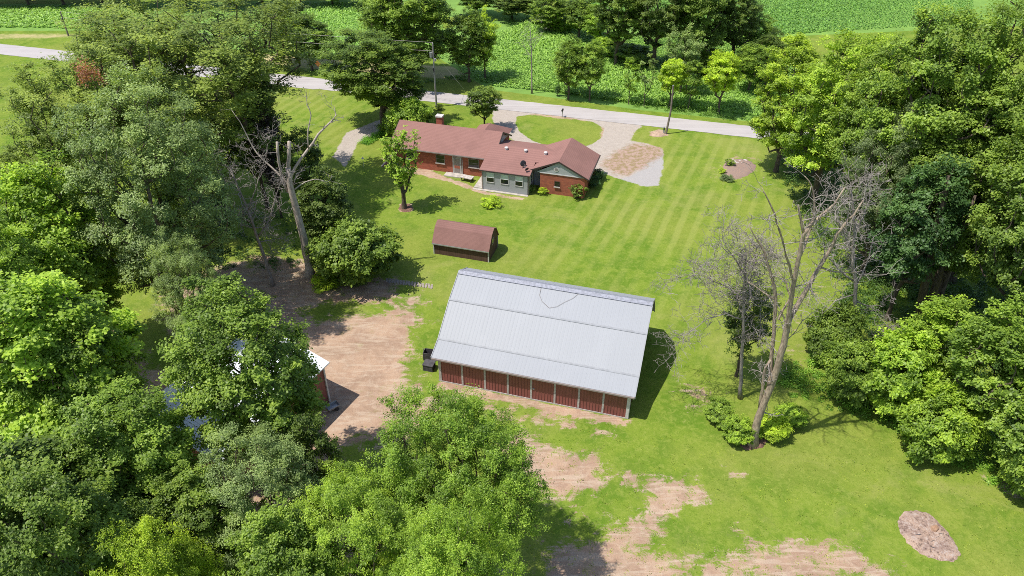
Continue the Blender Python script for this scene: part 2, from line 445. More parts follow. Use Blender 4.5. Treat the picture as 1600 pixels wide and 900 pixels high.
def build_ground():
    xs = np.unique(np.concatenate([np.array([-4000,-2000,-1000,-500,-300,-220,-180]), np.arange(-150, -60, 1.2), np.arange(-60, 60, 0.36), np.arange(60, 150, 1.2), np.array([150,180,220,300,500,1000,2000,4000])]))
    ys = np.unique(np.concatenate([np.array([-2000,-1000,-400,-150,-60,-20,0,8]), np.arange(12, 110, 0.36), np.arange(110, 190, 0.9), np.array([190,200,220,260,350,500,800,1500,3000,6000])]))
    X, Y = np.meshgrid(xs, ys); px, py = X.ravel(), Y.ravel()
    def field(lst):
        out = np.zeros(px.shape)
        for pts, w, st in lst:
            P = pxpoly(pts)
            bx = [p[0] for p in P]; by = [p[1] for p in P]; m = 3 * w + 1
            sel = (px > min(bx) - m) & (px < max(bx) + m) & (py > min(by) - m) & (py < max(by) + m)
            sd = poly_sd(px[sel], py[sel], P)
            out[sel] = np.maximum(out[sel], np.clip(0.5 + sd / (2 * w), 0, 1) * st)
        return out
    gravel = field(GRAVEL)
    isl = np.clip(0.5 - poly_sd(px, py, pxpoly(ISLAND)) / 0.8, 0, 1)
    gravel *= isl
    dirt = field(DIRT)
    dirt = dirt * (1 - 0.72 * field(GRASSY))
    nx, ny = len(xs), len(ys)
    V = np.stack([px, py, np.zeros_like(px)], 1)
    i = np.arange(ny - 1)[:, None] * nx + np.arange(nx - 1)[None, :]
    F = np.stack([i, i + 1, i + 1 + nx, i + nx], -1).reshape(-1, 4)
    m, n, l = newmat("ground")
    geo = n.new("ShaderNodeNewGeometry"); P = geo.outputs["Position"]
    def A_(name):
        a = n.new("ShaderNodeAttribute"); a.attribute_name = name; return a.outputs["Fac"]
    n_big = noise(n, l, P, 0.06, 5, 0.6); n_mid = noise(n, l, P, 0.35, 5, 0.6, 0.6); n_sml = noise(n, l, P, 1.6, 6, 0.72, 0.4)
    n_fine = noise(n, l, P, 9, 4, 0.7); n_grain = noise(n, l, P, 30, 2, 0.6)
    # lawn
    g1, g2, g3 = (0.180, 0.252, 0.030), (0.112, 0.196, 0.018), (0.248, 0.262, 0.055)
    lawn = mixrgb(n, l, ramp(n, l, n_mid, 0.42, 0.60), g1, g2)
    lawn = mixrgb(n, l, mth(n, l, 'MULTIPLY', ramp(n, l, n_big, 0.42, 0.62), 0.55), lawn, g3)
    lawn = mixrgb(n, l, mth(n, l, 'MULTIPLY', ramp(n, l, n_sml, 0.5, 0.72), 0.55), lawn, (0.255, 0.305, 0.055))
    n_tuft = noise(n, l, P, 4.0, 5, 0.7, 0.5)
    lawn = mixrgb(n, l, mth(n, l, 'MULTIPLY', ramp(n, l, n_tuft, 0.5, 0.66), 0.45), lawn, (0.10, 0.185, 0.012))
    lawn = mixrgb(n, l, mth(n, l, 'MULTIPLY', ramp(n, l, noise(n, l, P, 2.2, 6, 0.75, 1.0), 0.48, 0.62), 0.45), lawn, (0.275, 0.315, 0.065))
    lawn = mixrgb(n, l, mth(n, l, 'MULTIPLY', ramp(n, l, n_fine, 0.50, 0.70), 0.5), lawn, (0.085, 0.155, 0.012))
    n_dry = noise(n, l, P, 0.16, 6, 0.65, 0.8)
    lawn = mixrgb(n, l, mth(n, l, 'MULTIPLY', ramp(n, l, n_dry, 0.52, 0.70), mth(n, l, 'ADD', 0.15, mth(n, l, 'MULTIPLY', ramp(n, l, n_tuft, 0.4, 0.6), 0.3))), lawn, (0.33, 0.31, 0.11))
    # mowing stripes
    mp = n.new("ShaderNodeMapping"); mp.vector_type = 'POINT'; mp.inputs["Rotation"].default_value = (0, 0, R(23))
    l.new(P, mp.inputs[0])
    w = n.new("ShaderNodeTexWave"); w.bands_direction = 'X'; w.inputs["Scale"].default_value = 0.19
    w.inputs["Distortion"].default_value = 1.6; w.inputs["Detail"].default_value = 3; w.inputs["Detail Scale"].default_value = 0.35; w.inputs["Detail Roughness"].default_value = 0.6
    l.new(mp.outputs[0], w.inputs["Vector"])
    sfac = mth(n, l, 'MULTIPLY', ramp(n, l, w.outputs["Fac"], 0.35, 0.9), mth(n, l, 'MULTIPLY', ramp(n, l, n_big, 0.30, 0.55), A_("stripe")))
    lawn = mixrgb(n, l, mth(n, l, 'MULTIPLY', sfac, 0.38), lawn, (0.33, 0.345, 0.10))
    # dirt
    n_pat = noise(n, l, P, 0.75, 7, 0.72, 0.8)
    d1 = mixrgb(n, l, ramp(n, l, n_mid, 0.35, 0.65), (0.44, 0.298, 0.205), (0.33, 0.222, 0.155))
    d1 = mixrgb(n, l, mth(n, l, 'MULTIPLY', ramp(n, l, n_sml, 0.45, 0.7), 0.7), d1, (0.49, 0.375, 0.28))
    d1 = mixrgb(n, l, mth(n, l, 'MULTIPLY', ramp(n, l, n_fine, 0.5, 0.75), 0.5), d1, (0.25, 0.165, 0.12))
    d1 = mixrgb(n, l, mth(n, l, 'MULTIPLY', ramp(n, l, n_pat, 0.50, 0.66), 0.55), d1, (0.30, 0.185, 0.13))
    d1 = mixrgb(n, l, mth(n, l, 'MULTIPLY', ramp(n, l, noise(n, l, P, 0.5, 6, 0.7), 0.56, 0.68), 0.35), d1, (0.24, 0.24, 0.07))
    mps = n.new("ShaderNodeMapping"); mps.inputs["Rotation"].default_value = (0, 0, R(-28)); mps.inputs["Scale"].default_value = (0.28, 1.7, 1)
    l.new(P, mps.inputs[0]); n_str = noise(n, l, mps.outputs[0], 1.0, 6, 0.7, 1.2)
    d1 = mixrgb(n, l, mth(n, l, 'MULTIPLY', ramp(n, l, n_str, 0.48, 0.62), 0.5), d1, (0.52, 0.42, 0.32))
    d1 = mixrgb(n, l, mth(n, l, 'MULTIPLY', ramp(n, l, n_str, 0.50, 0.36), 0.0), d1, (0.27, 0.17, 0.12))
    def edge(val, lo=0.38, hi=0.64, amp=1.7):
        nn = mth(n, l, 'ADD', mth(n, l, 'ADD', mth(n, l, 'MULTIPLY', n_pat, 0.54), mth(n, l, 'MULTIPLY', n_str, 0.22)), mth(n, l, 'MULTIPLY', n_fine, 0.24))
        s_ = mth(n, l, 'ADD', val, mth(n, l, 'MULTIPLY', mth(n, l, 'SUBTRACT', nn, 0.5), amp * 2))
        return ramp(n, l, s_, lo, hi)
    col = mixrgb(n, l, edge(A_("dirt")), lawn, d1)
    # tiny sparse bare flecks over the lawn
    fl = mth(n, l, 'MULTIPLY', ramp(n, l, n_sml, 0.66, 0.72), ramp(n, l, n_mid, 0.5, 0.6))
    col = mixrgb(n, l, mth(n, l, 'MULTIPLY', fl, 0.5), col, (0.36, 0.30, 0.16))
    gr = mixrgb(n, l, ramp(n, l, n_sml, 0.35, 0.65), (0.40, 0.335, 0.275), (0.33, 0.27, 0.22))
    gr = mixrgb(n, l, ramp(n, l, n_grain, 0.4, 0.7), gr, (0.50, 0.46, 0.42))
    gr = mixrgb(n, l, mth(n, l, 'MULTIPLY', edge(A_("apron"), 0.35, 0.65, 0.6), 0.8), gr, (0.37, 0.355, 0.35))
    gr = mixrgb(n, l, mth(n, l, 'MULTIPLY', edge(A_("brown"), 0.35, 0.75, 1.1), 0.8), gr, mixrgb(n, l, ramp(n, l, n_sml, 0.4, 0.6), (0.40, 0.26, 0.21), (0.24, 0.17, 0.06)))
    col = mixrgb(n, l, edge(A_("gravel"), 0.40, 0.58, 0.8), col, gr)
    st = mixrgb(n, l, ramp(n, l, n_mid, 0.35, 0.65), (0.46, 0.38, 0.19), (0.36, 0.33, 0.14))
    col = mixrgb(n, l, edge(A_("straw"), 0.35, 0.6, 0.5), col, st)
    cr = mixrgb(n, l, ramp(n, l, n_mid, 0.35, 0.65), (0.20, 0.34, 0.07), (0.16, 0.28, 0.06))
    col = mixrgb(n, l, edge(A_("crop"), 0.4, 0.6, 0.2), col, cr)
    hgt = mth(n, l, 'ADD', n_fine, mth(n, l, 'MULTIPLY', n_sml, 1.5))
    finish(n, l, col, 0.95, 0.1, hgt, 0.8, 0.06)
    stripe = field([([(850,330),(1000,215),(1200,215),(1225,330),(1080,430),(1080,540),(1020,470),(830,410)], 6.0, 1.0), ([(380,110),(600,160),(560,200),(540,330),(400,330)], 3.0, 0.7)])
    apron = field([([(985,274),(1000,264),(1012,248),(1040,238),(1040,295),(985,292),(960,284)], 0.9, 1.0)])
    me = npmesh("lawn", V, F, m, [("dirt", 'POINT', dirt), ("gravel", 'POINT', gravel), ("straw", 'POINT', field(STRAW)),
        ("crop", 'POINT', field(CROP)), ("brown", 'POINT', field(BROWN)), ("stripe", 'POINT', stripe), ("apron", 'POINT', apron)])
    o = bpy.data.objects.new("ground", me); COL.objects.link(o)
    tag(o, "mown lawn with bare dirt patches, gravel drive and crop soil", None, None, "structure")
build_ground()

def build_road():
    m, n, l = newmat("road")
    geo = n.new("ShaderNodeNewGeometry"); P = geo.outputs["Position"]
    a = noise(n, l, P, 0.25, 5, 0.6); b = noise(n, l, P, 12, 4, 0.7)
    mp = n.new("ShaderNodeMapping"); mp.inputs["Rotation"].default_value = (0, 0, -A); mp.inputs["Scale"].default_value = (0.05, 1.6, 1); l.new(P, mp.inputs[0])
    c = noise(n, l, mp.outputs[0], 1.0, 4)
    col = mixrgb(n, l, ramp(n, l, a, 0.35, 0.65), (0.42, 0.385, 0.372), (0.375, 0.343, 0.33))
    col = mixrgb(n, l, mth(n, l, 'MULTIPLY', ramp(n, l, c, 0.4, 0.65), 0.6), col, (0.47, 0.435, 0.42))
    col = mixrgb(n, l, mth(n, l, 'MULTIPLY', ramp(n, l, b, 0.5, 0.75), 0.4), col, (0.32, 0.29, 0.28))
    finish(n, l, col, 0.9, 0.2, b, 0.3, 0.01)
    rng = random.Random(4); mb = MB(); xs = [-900, -400] + [x * 1.0 for x in range(-190, 120)] + [400, 900]
    for x in xs:
        j = 0 if abs(x) > 190 else 0.07
        w = 0.35 if x < -60 else 0
        mb.v.append(tuple(fr(x, 99.55 - w + rng.uniform(-j, j), 0.03))); mb.v.append(tuple(fr(x, 103.5 + w + rng.uniform(-j, j), 0.03)))
    for i in range(len(xs) - 1): mb.f.append((2 * i, 2 * i + 2, 2 * i + 3, 2 * i + 1))
    tag(mb.build("road", m), "pale grey country road", None, None, "structure")
build_road()

# ------------------------------------------------------------ trees
def tube_edges(P0, P1, R0, R1, n=5):
    d = P1 - P0; L = np.linalg.norm(d, axis=1, keepdims=True) + 1e-9; d = d / L
    ref = np.where(np.abs(d[:, 2:3]) > 0.9, np.array([[1.0, 0, 0]]), np.array([[0, 0, 1.0]]))
    u = np.cross(d, ref); u /= np.linalg.norm(u, axis=1, keepdims=True); w = np.cross(d, u)
    k = np.arange(n) * 2 * np.pi / n
    ring = u[:, None, :] * np.cos(k)[None, :, None] + w[:, None, :] * np.sin(k)[None, :, None]
    A0 = (P0 - d * R0[:, None] * 0.3)[:, None, :] + ring * R0[:, None, None]
    A1 = (P1 + d * R1[:, None] * 0.3)[:, None, :] + ring * R1[:, None, None]
    V = np.concatenate([A0, A1], 1).reshape(-1, 3)
    m = len(P0); base = (np.arange(m) * 2 * n)[:, None]
    i = np.arange(n)[None, :]; j = (np.arange(n)[None, :] + 1) % n
    F = np.stack([base + i, base + j, base + n + j, base + n + i], -1).reshape(-1, 4)
    return V, F

def leaf_mesh(C, Nrm, size, tint, rng, asp=0.55):
    """diamond leaves: centres C, normals Nrm"""
    n = len(C)
    r = rng.normal(size=(n, 3)); t = np.cross(Nrm, r); t /= np.linalg.norm(t, axis=1, keepdims=True) + 1e-9
    b = np.cross(Nrm, t)
    L = size[:, None]
    fold = Nrm * L * rng.uniform(-0.12, 0.2, (n, 1))
    V = np.stack([C - t * L * 0.5, C + b * L * asp * 0.5 + fold, C + t * L * 0.5, C - b * L * asp * 0.5 + fold], 1).reshape(-1, 3)
    F = np.arange(n * 4).reshape(-1, 4)
    return V, F, tint

def grow(targets, trunk, rng, start=2, bend=0.25):
    nodes = [np.array(p, float) for p in trunk]; par = [-1] + list(range(len(trunk) - 1))
    plen = [0.0]
    for i in range(1, len(nodes)): plen.append(plen[-1] + np.linalg.norm(nodes[i] - nodes[i - 1]))
    tip = np.array(nodes[-1]); order = np.argsort([np.linalg.norm(t - nodes[len(trunk) // 2]) for t in targets])
    tips = []
    for oi in order:
        t = targets[oi]; N = np.array(nodes); D = np.linalg.norm(N - t, axis=1)
        hz = np.hypot(N[:, 0] - t[0], N[:, 1] - t[1])
        cost = D + 0.42 * np.array(plen) + np.where(N[:, 2] > t[2] - 0.25 * hz, 3.0 + 2 * (N[:, 2] - t[2]).clip(0), 0)
        cost[:start] = 1e9
        k = int(np.argmin(cost)); a = nodes[k]; d = t - a; L = np.linalg.norm(d)
        seg = max(2, int(L / 1.2)); prev = k
        side = rng.normal(size=3) * 0.12 * L
        for s in range(1, seg + 1):
            f = s / seg
            p = a + d * f + side * math.sin(f * math.pi) + np.array([0, 0, -bend * L * 0.3 * math.sin(f * math.pi)])
            nodes.append(p); par.append(prev); plen.append(plen[prev] + np.linalg.norm(p - nodes[prev])); prev = len(nodes) - 1
        tips.append(prev)
    return np.array(nodes), np.array(par), tips

def radii(nodes, par, tips, r_tip, r_base, expo=2.3):
    w = np.zeros(len(nodes))
    for t in tips: w[t] += 1
    for i in range(len(nodes) - 1, 0, -1): w[par[i]] += w[i] if i else 0
    w = np.maximum(w, 0.5); r = w ** (1 / expo)
    return r_tip + (r - r.min()) / (r.max() - r.min()) * (r_base - r_tip)

def make_tree(seed, H, Rc, n_clump, per, leaf, cl_r, r_base, low=0.32, style='round', flat=0.42, upb=1.25, asp=0.55, lean=(0, 0), top_w=0.8, sparse=0.0):
    """returns (trunk mesh, crown mesh); tree height H, crown radius Rc"""
    rng = np.random.default_rng(seed)
    cz = H * (low + (1 - low) / 2); sz = H * (1 - low) / 2
    # uneven envelope: a few lobes
    lob = rng.normal(size=(9, 3)); lob /= np.linalg.norm(lob, axis=1, keepdims=True); amp = rng.uniform(-0.28, 0.32, 9)
    C = []; tries = 0
    mind = cl_r * 0.98
    while len(C) < n_clump and tries < 40000:
        tries += 1
        d = rng.normal(size=3); d /= np.linalg.norm(d)
        rr = rng.uniform(0.2, 1.0) ** 0.40
        q = 1 + (amp * np.clip((lob @ d - 0.6) / 0.4, 0, 1)).sum()
        wz = 1.0
        if style == 'vase': wz = 0.55 + 0.55 * (d[2] * 0.5 + 0.5)
        if style == 'dome' and d[2] < -0.2: d[2] *= 0.6
        if style == 'cone': wz = 1.15 - 0.75 * (d[2] * rr * 0.5 + 0.5)
        p = np.array([d[0] * Rc * wz, d[1] * Rc * wz, d[2] * sz]) * rr * q * 0.92
        p[2] += cz
        if p[2] < H * low * 0.55 or (style != 'bush' and p[2] < 0.8): continue
        if style == 'bush' and p[2] < 0.1: continue
        if C and np.min(np.linalg.norm((np.array(C) - p) * np.array([1, 1, 1.3]), axis=1)) < mind * (1 if tries < 20000 else 0.7): continue
        C.append(p)
    C = np.array(C)
    # trunk
    th = H * (low + 0.3 * (1 - low)) if style != 'bush' else H * 0.3
    k = 6; tr = []
    jx = rng.normal(size=(k + 1, 2)) * 0.02 * H
    for i in range(k + 1):
        f = i / k; tr.append((lean[0] * f + jx[i, 0] * f, lean[1] * f + jx[i, 1] * f, -0.15 + (th + 0.15) * f))
    nodes, par, tips = grow(C, tr, rng, start=(2 if style != 'bush' else 0))
    rd = radii(nodes, par, tips, 0.018 if H > 6 else 0.01, r_base)
    e = np.arange(1, len(nodes)); V, F = tube_edges(nodes[par[e]], nodes[e], rd[par[e]] * 0.9, rd[e], 6)
    # root flare
    fl = np.array([[0, 0, -0.15]]); V2, F2 = tube_edges(fl, fl + np.array([[0, 0, 0.9]]), np.array([r_base * 1.45]), np.array([r_base * 0.9]), 8)
    F = np.concatenate([F, F2 + len(V)]); V = np.concatenate([V, V2])
    # crown
    allC, allN, allT, allS = [], [], [], []
    for c in C:
        out = c - np.array([0, 0, cz - sz * 0.35]); out = out / (np.linalg.norm(out) + 1e-9)
        ns = 11; cr = cl_r * rng.uniform(0.7, 1.25)
        sd = rng.normal(size=(ns, 3)); sd /= np.linalg.norm(sd, axis=1, keepdims=True)
        sd = sd * rng.uniform(0.45, 1.0, (ns, 1)) * cr; sd[:, 2] = sd[:, 2] * flat + 0.1
        if style in ('vase',): sd = sd * 0.75 + out * rng.uniform(-1.0, 1.0, (ns, 1)) * cr * 0.9
        m = int(per * rng.uniform(0.7, 1.2)); which = rng.integers(0, ns, m)
        loc = c + sd[which] + rng.normal(size=(m, 3)) * np.array([1, 1, 0.5]) * cr * 0.21
        nr = out * 0.55 + np.array([0, 0, upb]) + rng.normal(size=(m, 3)) * 0.42
        nr /= np.linalg.norm(nr, axis=1, keepdims=True)
        tc = rng.uniform(0.2, 0.8); ts = rng.uniform(-0.15, 0.15, ns)
        allC.append(loc); allN.append(nr); allT.append(np.clip(tc + ts[which] + rng.normal(size=m) * 0.16, 0, 1)); allS.append(leaf * 1.22 * rng.uniform(0.6, 1.25, m))
    LC, LN, LT, LS = map(np.concatenate, (allC, allN, allT, allS))
    ok = LC[:, 2] > 0.03; LC, LN, LT, LS = LC[ok], LN[ok], LT[ok], LS[ok]
    LV, LF, LT = leaf_mesh(LC, LN, LS, LT, rng, asp)
    return npmesh("trunk", V, F, M_BARK, smooth=True), npmesh("crown", LV, LF, M_LEAF, [("tint", 'FACE', LT)])

LIB = {
 # key: (H, R, meshes...)
 'maple':  (18, 6.5, make_tree(11, 18, 6.5, 170, 520, 0.21, 1.25, 0.42, 0.22, asp=0.75)),
 'maple2': (18, 6.5, make_tree(12, 18, 6.5, 160, 520, 0.21, 1.30, 0.45, 0.20, asp=0.75)),
 'maple3': (18, 6.5, make_tree(13, 18, 6.5, 180, 480, 0.20, 1.15, 0.40, 0.25, asp=0.7)),
 'open':   (18, 6.5, make_tree(14, 18, 6.5, 125, 430, 0.21, 1.1, 0.42, 0.22, asp=0.7)),
 'bigleaf':(18, 6.5, make_tree(15, 18, 6.5, 165, 430, 0.24, 1.25, 0.42, 0.20, asp=0.75)),
 'silver': (20, 7.5, make_tree(21, 20, 7.5, 230, 480, 0.19, 1.25, 0.50, 0.20, flat=0.4, asp=0.5)),
 'silver2':(20, 7.5, make_tree(22, 20, 7.5, 230, 480, 0.19, 1.25, 0.50, 0.15, flat=0.4, asp=0.5)),
 'locust': (20, 8.0, make_tree(31, 20, 8.0, 210, 420, 0.19, 1.15, 0.50, 0.20, style='vase', flat=0.6, asp=0.5)),
 'locust2':(18, 6.5, make_tree(32, 18, 6.5, 150, 430, 0.19, 1.15, 0.45, 0.20, style='vase', flat=0.6, asp=0.5)),
 'ash':    (13, 6.5, make_tree(41, 13, 6.5, 200, 620, 0.16, 1.05, 0.35, 0.22, style='dome', flat=0.5, asp=0.42)),
 'ash2':   (13, 6.5, make_tree(42, 13, 6.5, 200, 620, 0.16, 1.05, 0.35, 0.22, style='dome', flat=0.5, asp=0.42)),
 'mid':    (10, 3.6, make_tree(51, 10, 3.6, 80, 330, 0.21, 0.95, 0.20, 0.22, asp=0.65)),
 'mid2':   (10, 3.6, make_tree(52, 10, 3.6, 75, 330, 0.21, 0.95, 0.22, 0.24, asp=0.6)),
 'mid3':   (10, 3.6, make_tree(53, 10, 3.6, 60, 280, 0.21, 0.95, 0.20, 0.30, style='vase', asp=0.6)),
 'round':  (8, 3.4, make_tree(54, 8, 3.4, 80, 330, 0.18, 0.80, 0.17, 0.32, asp=0.6)),
 'yard':   (8, 2.6, make_tree(55, 8, 2.6, 60, 125, 0.20, 0.55, 0.30, 0.22, style='vase', flat=1.1, asp=0.6)),
 'slim':   (8, 1.7, make_tree(56, 8, 1.7, 34, 190, 0.18, 0.60, 0.09, 0.25, asp=0.55)),
 'sapling':(6, 1.4, make_tree(57, 6, 1.4, 22, 110, 0.17, 0.50, 0.07, 0.30, asp=0.55)),
 'bush':   (4, 3.2, make_tree(61, 4, 3.2, 95, 360, 0.19, 0.75, 0.12, 0.02, style='bush', asp=0.6)),
 'bush2':  (4, 3.2, make_tree(62, 4, 3.2, 90, 380, 0.19, 0.80, 0.12, 0.02, style='bush', asp=0.7)),
 'shrub':  (1.2, 0.8, make_tree(63, 1.2, 0.8, 28, 110, 0.10, 0.28, 0.03, 0.02, style='bush', asp=0.5)),
 'shrub2': (1.2, 0.8, make_tree(64, 1.2, 0.8, 24, 100, 0.11, 0.28, 0.03, 0.02, style='bush', asp=0.4)),
 'cone':   (4, 1.1, make_tree(65, 4, 1.1, 45, 200, 0.12, 0.40, 0.08, 0.05, style='cone', asp=0.4)),
}
PAL = {
 'bright': (0.290, 0.430, 0.046), 'yellow': (0.370, 0.510, 0.040), 'mid': (0.220, 0.330, 0.045), 'dark': (0.135, 0.200, 0.036),
 'olive': (0.235, 0.310, 0.058), 'silver': (0.260, 0.350, 0.115), 'deep': (0.090, 0.175, 0.048), 'ash': (0.280, 0.420, 0.048),
 'forest': (0.175, 0.262, 0.040), 'lime': (0.400, 0.540, 0.040), 'blue': (0.180, 0.240, 0.095), 'purple': (0.080, 0.062, 0.060),
}
_rot = random.Random(77)
def place_tree(kind, base, H, Rc, col, label, name='broadleaf_tree', cat='tree', group=None, rz=None):
    h0, r0, (tm, cm) = LIB[kind]
    if rz is None: rz = _rot.uniform(0, 6.28)
    root = empty(name, (base[0], base[1], 0), rz, label, cat, group)
    root.scale = (Rc / r0, Rc / r0, H / h0)
    c = PAL[col] if isinstance(col, str) else col
    for nm, me in (('trunk' if name.endswith('tree') or name == 'sapling' else 'stem', tm), ('crown' if name.endswith('tree') or name == 'sapling' else 'foliage', cm)):
        o = bpy.data.objects.new(nm, me); o.parent = root; COL.objects.link(o)
        if me is cm:
            j = _rot.uniform(0.92, 1.08); o.color = (c[0] * j, c[1] * j, c[2] * j, 1)
    return root
def height_at(u, vb, vt, back=0.0):
    p = at(u, vb); y = p.y + back
    return max(0.4, onplane(u, vt, y).z)
def T(kind, ub, vb, vt, rpx, col, label, **kw):
    """base pixel ub,vb; crown top row vt; crown half-width rpx"""
    b = at(ub, vb); H = height_at(ub, vb, vt)
    mid = Vector((b.x, b.y, H * 0.6)); Rc = rpx * depth_of(mid) / FPX
    # the crown's front shoulder hides part of its top: shrink a little
    return place_tree(kind, b, H * 0.97, Rc, col, label, **kw)

def TC(kind, uc, vb, vt, rpx, col, label, **kw):
    """as T, but uc is the column of the crown's middle"""
    vc = vt + 0.42 * (vb - vt)
    ub = 800 + (uc - 800) * (2096 - vb) / (2096 - vc)
    return T(kind, ub, vb, vt, rpx, col, label, **kw)

G_L = "big trees of the grove on the left"
T('locust', 345, 335, -20, 190, 'olive', "wide dark olive tree with upswept limbs rising past the top edge, upper left", group=G_L)
T('locust2', 170, 360, 85, 105, 'olive', "olive green tree with a browned branch tip, below the road at far left", group=G_L)
T('silver', 300, 520, 105, 128, 'silver', "tall silvery green tree with a dark forked trunk, left grove", group=G_L)
TC('bigleaf', 75, 560, 232, 100, 'bright', "bright green tree at left edge, beside the silvery tree", group=G_L)
TC('bigleaf', 60, 760, 385, 145, 'bright', "large bright green tree filling the left edge at mid height", group=G_L)
TC('maple3', 190, 885, 598, 112, 'mid', "mid green tree just left of the white roofed garage", group=G_L)
T('maple3', 446, 775, 430, 117, 'mid', "tall leafy tree standing in front of the white roofed garage", group=G_L, rz=1.0)
TC('bigleaf', 60, 980, 650, 150, 'forest', "dark green tree in the bottom left corner", group=G_L)
TC('silver2', 405, 930, 690, 98, 'silver', "grey green tree below the garage, left of the bright domed tree", group=G_L)
T('ash', 736, 912, 628, 116, (0.235, 0.370, 0.045), "bright green domed tree at bottom centre, in front of the barn", group=G_L)
T('ash2', 330, 1080, 815, 95, 'yellow', "yellow green tree top at the bottom edge, left of centre", group=G_L)
T('ash2', 700, 1110, 800, 110, 'ash', "bright fine leaved tree top at the bottom edge below the domed tree", group=G_L)
T('ash', 588, 990, 735, 108, 'bright', "fine leaved green tree left of the domed tree, near the bottom edge", group=G_L)
T('maple', 500, 1060, 800, 90, 'mid', "mid green tree top at the bottom edge beside the yellow green one", group=G_L)
T('maple2', 225, 1060, 720, 110, 'forest', "dark green tree near the bottom edge, left of the yellow green top", group=G_L)
T('mid', 525, 398, 262, 44, 'dark', "dark small tree behind the leaning dead trunk", group=G_L)
T('mid2', 485, 342, 205, 36, 'dark', "dark green tree between the dead trunk and the side lawn", group=G_L)
T('maple3', 418, 325, 75, 52, 'dark', "dark narrow tree at the right end of the left grove by the road", group=G_L)
T('maple', 332, 445, 250, 60, 'deep', "deep green shaded tree behind the twiggy dead tree", group=G_L)
T('locust2', 262, 292, -15, 110, 'olive', "dark olive treetop at the upper edge left of the widest olive tree", group=G_L)
TC('maple3', -10, 640, 330, 90, 'bright', "bright green tree cut by the left edge, above the large bright one", group=G_L)
TC('maple2', 105, 800, 500, 90, 'mid', "mid green tree right of the large bright tree on the left", group=G_L)
TC('maple', 300, 960, 740, 85, 'forest', "shaded green tree below the left end of the white garage roof", group=G_L)
TC('maple3', 150, 960, 700, 100, 'forest', "dark green tree between the corner tree and the garage", group=G_L)
T('mid', 520, 840, 640, 42, 'dark', "small dark tree reaching out right of the garage shadow", group=G_L)
TC('silver2', 300, 600, 360, 52, 'silver', "silvery green lower crown left of the forked silvery tree", group=G_L)
TC('maple3', 25, 430, 235, 60, 'olive', "olive tree at the left edge below the mown verge", group=G_L)
T('maple', 168, 560, 370, 60, 'bright', "small bright tree between the left edge tree and the silvery tree", group=G_L)
T('mid3', 440, 340, 175, 30, 'purple', "dusky purple leaved small tree by the dead trunk", group=G_L)
T('bush', 562, 438, 338, 66, 'forest', "large round dark bush beside the leaning dead trunk", name='bush', cat='bush')
T('bush2', 522, 408, 362, 32, 'dark', "dark bush between the dead trunk and the round bush", name='bush', cat='bush')
T('shrub', 510, 448, 436, 24, 'lime', "low bright green weeds under the round bush", name='weed_clump', cat='weeds')

G_R = "trees of the wood on the right"
T('maple', 1212, 268, 48, 62, (0.34, 0.47, 0.042), "yellow green tree at the left end of the right hand wood, by the road", group=G_R)
T('maple2', 1268, 320, 35, 78, (0.30, 0.43, 0.045), "bright green tree behind the road end, second from the wood's left end", group=G_R)
T('maple3', 1330, 380, 45, 88, 'mid', "mid green tree right of the yellow topped trees", group=G_R)
T('maple2', 1395, 420, -20, 100, 'mid', "tall green tree reaching the top edge, right wood", group=G_R)
T('silver', 1485, 440, -70, 120, 'mid', "tallest green tree at the top right corner", group=G_R)
_leaner = T('maple', 1462, 475, 125, 108, 'forest', "large dark tree with two bare leaning trunks in the right wood", group=G_R)
_yl = _leaner.location.y - 3.2
_mwl = Matrix.LocRotScale(_leaner.location, _leaner.rotation_euler, _leaner.scale)
for _pts in ([(1436,500,.38),(1448,430,.33),(1462,365,.30),(1474,320,.24),(1482,275,.12)], [(1446,500,.34),(1470,420,.30),(1492,378,.26),(1512,340,.20),(1524,305,.10)]):
    _w = [onplane(u, v, _yl) for u, v, r in _pts]; _w[0].z = -.1
    _o = MB().tube([_mwl.inverted() @ p for p in _w], [r / _leaner.scale[0] for u, v, r in _pts], 9).build('trunk', M_BARK, _leaner, True)
T('maple3', 1545, 560, 130, 115, 'forest', "dark green tree on the right edge at mid height", group=G_R)
T('mid2', 1385, 500, 255, 62, 'deep', "shaded dark tree behind the bright bushes at right", group=G_R)
T('silver2', 1345, 430, 165, 66, 'blue', "greyish green tree behind the grey twiggy snag", group=G_R)
T('mid', 1620, 700, 420, 90, 'dark', "dark tree cut by the right edge above the bushes", group=G_R)
G_B = "bushy growth along the edge of the right wood"
T('mid', 1432, 610, 462, 62, 'bright', "bright bushy tree topmost among the wood edge growth", name='broadleaf_tree', group=G_B)
T('mid2', 1500, 690, 490, 75, 'mid', "rounded bushy tree in the middle of the wood edge", name='broadleaf_tree', group=G_B)
T('mid', 1565, 745, 560, 72, 'mid', "bushy tree at the lower right end of the wood edge", name='broadleaf_tree', group=G_B)
T('bush2', 1382, 640, 535, 58, 'bright', "bright bush below the topmost bushy tree", name='bush', cat='bush', group=G_B)
T('bush', 1318, 625, 530, 50, 'mid', "bush at the left end of the wood edge", name='bush', cat='bush', group=G_B)
T('bush', 1450, 705, 610, 58, 'bright', "low bush at the foot of the rounded bushy tree", name='bush', cat='bush', group=G_B)
T('bush2', 1598, 770, 655, 60, 'mid', "bush cut by the right edge at the wood's lowest end", name='bush', cat='bush', group=G_B)
T('mid2', 1600, 660, 480, 62, 'bright', "bright bushy tree cut by the right edge above the lowest bush", group=G_B)
T('bush', 1290, 560, 470, 42, 'forest', "dark bush behind the grey twiggy snag", name='bush', cat='bush', group=G_B)
T('mid3', 1150, 588, 440, 42, 'dark', "small dark tree standing behind the thin dead tree")
T('bush', 1204, 680, 650, 26, 'lime', "bright leafy sprouts right of the big dead tree's foot", name='bush', cat='bush')
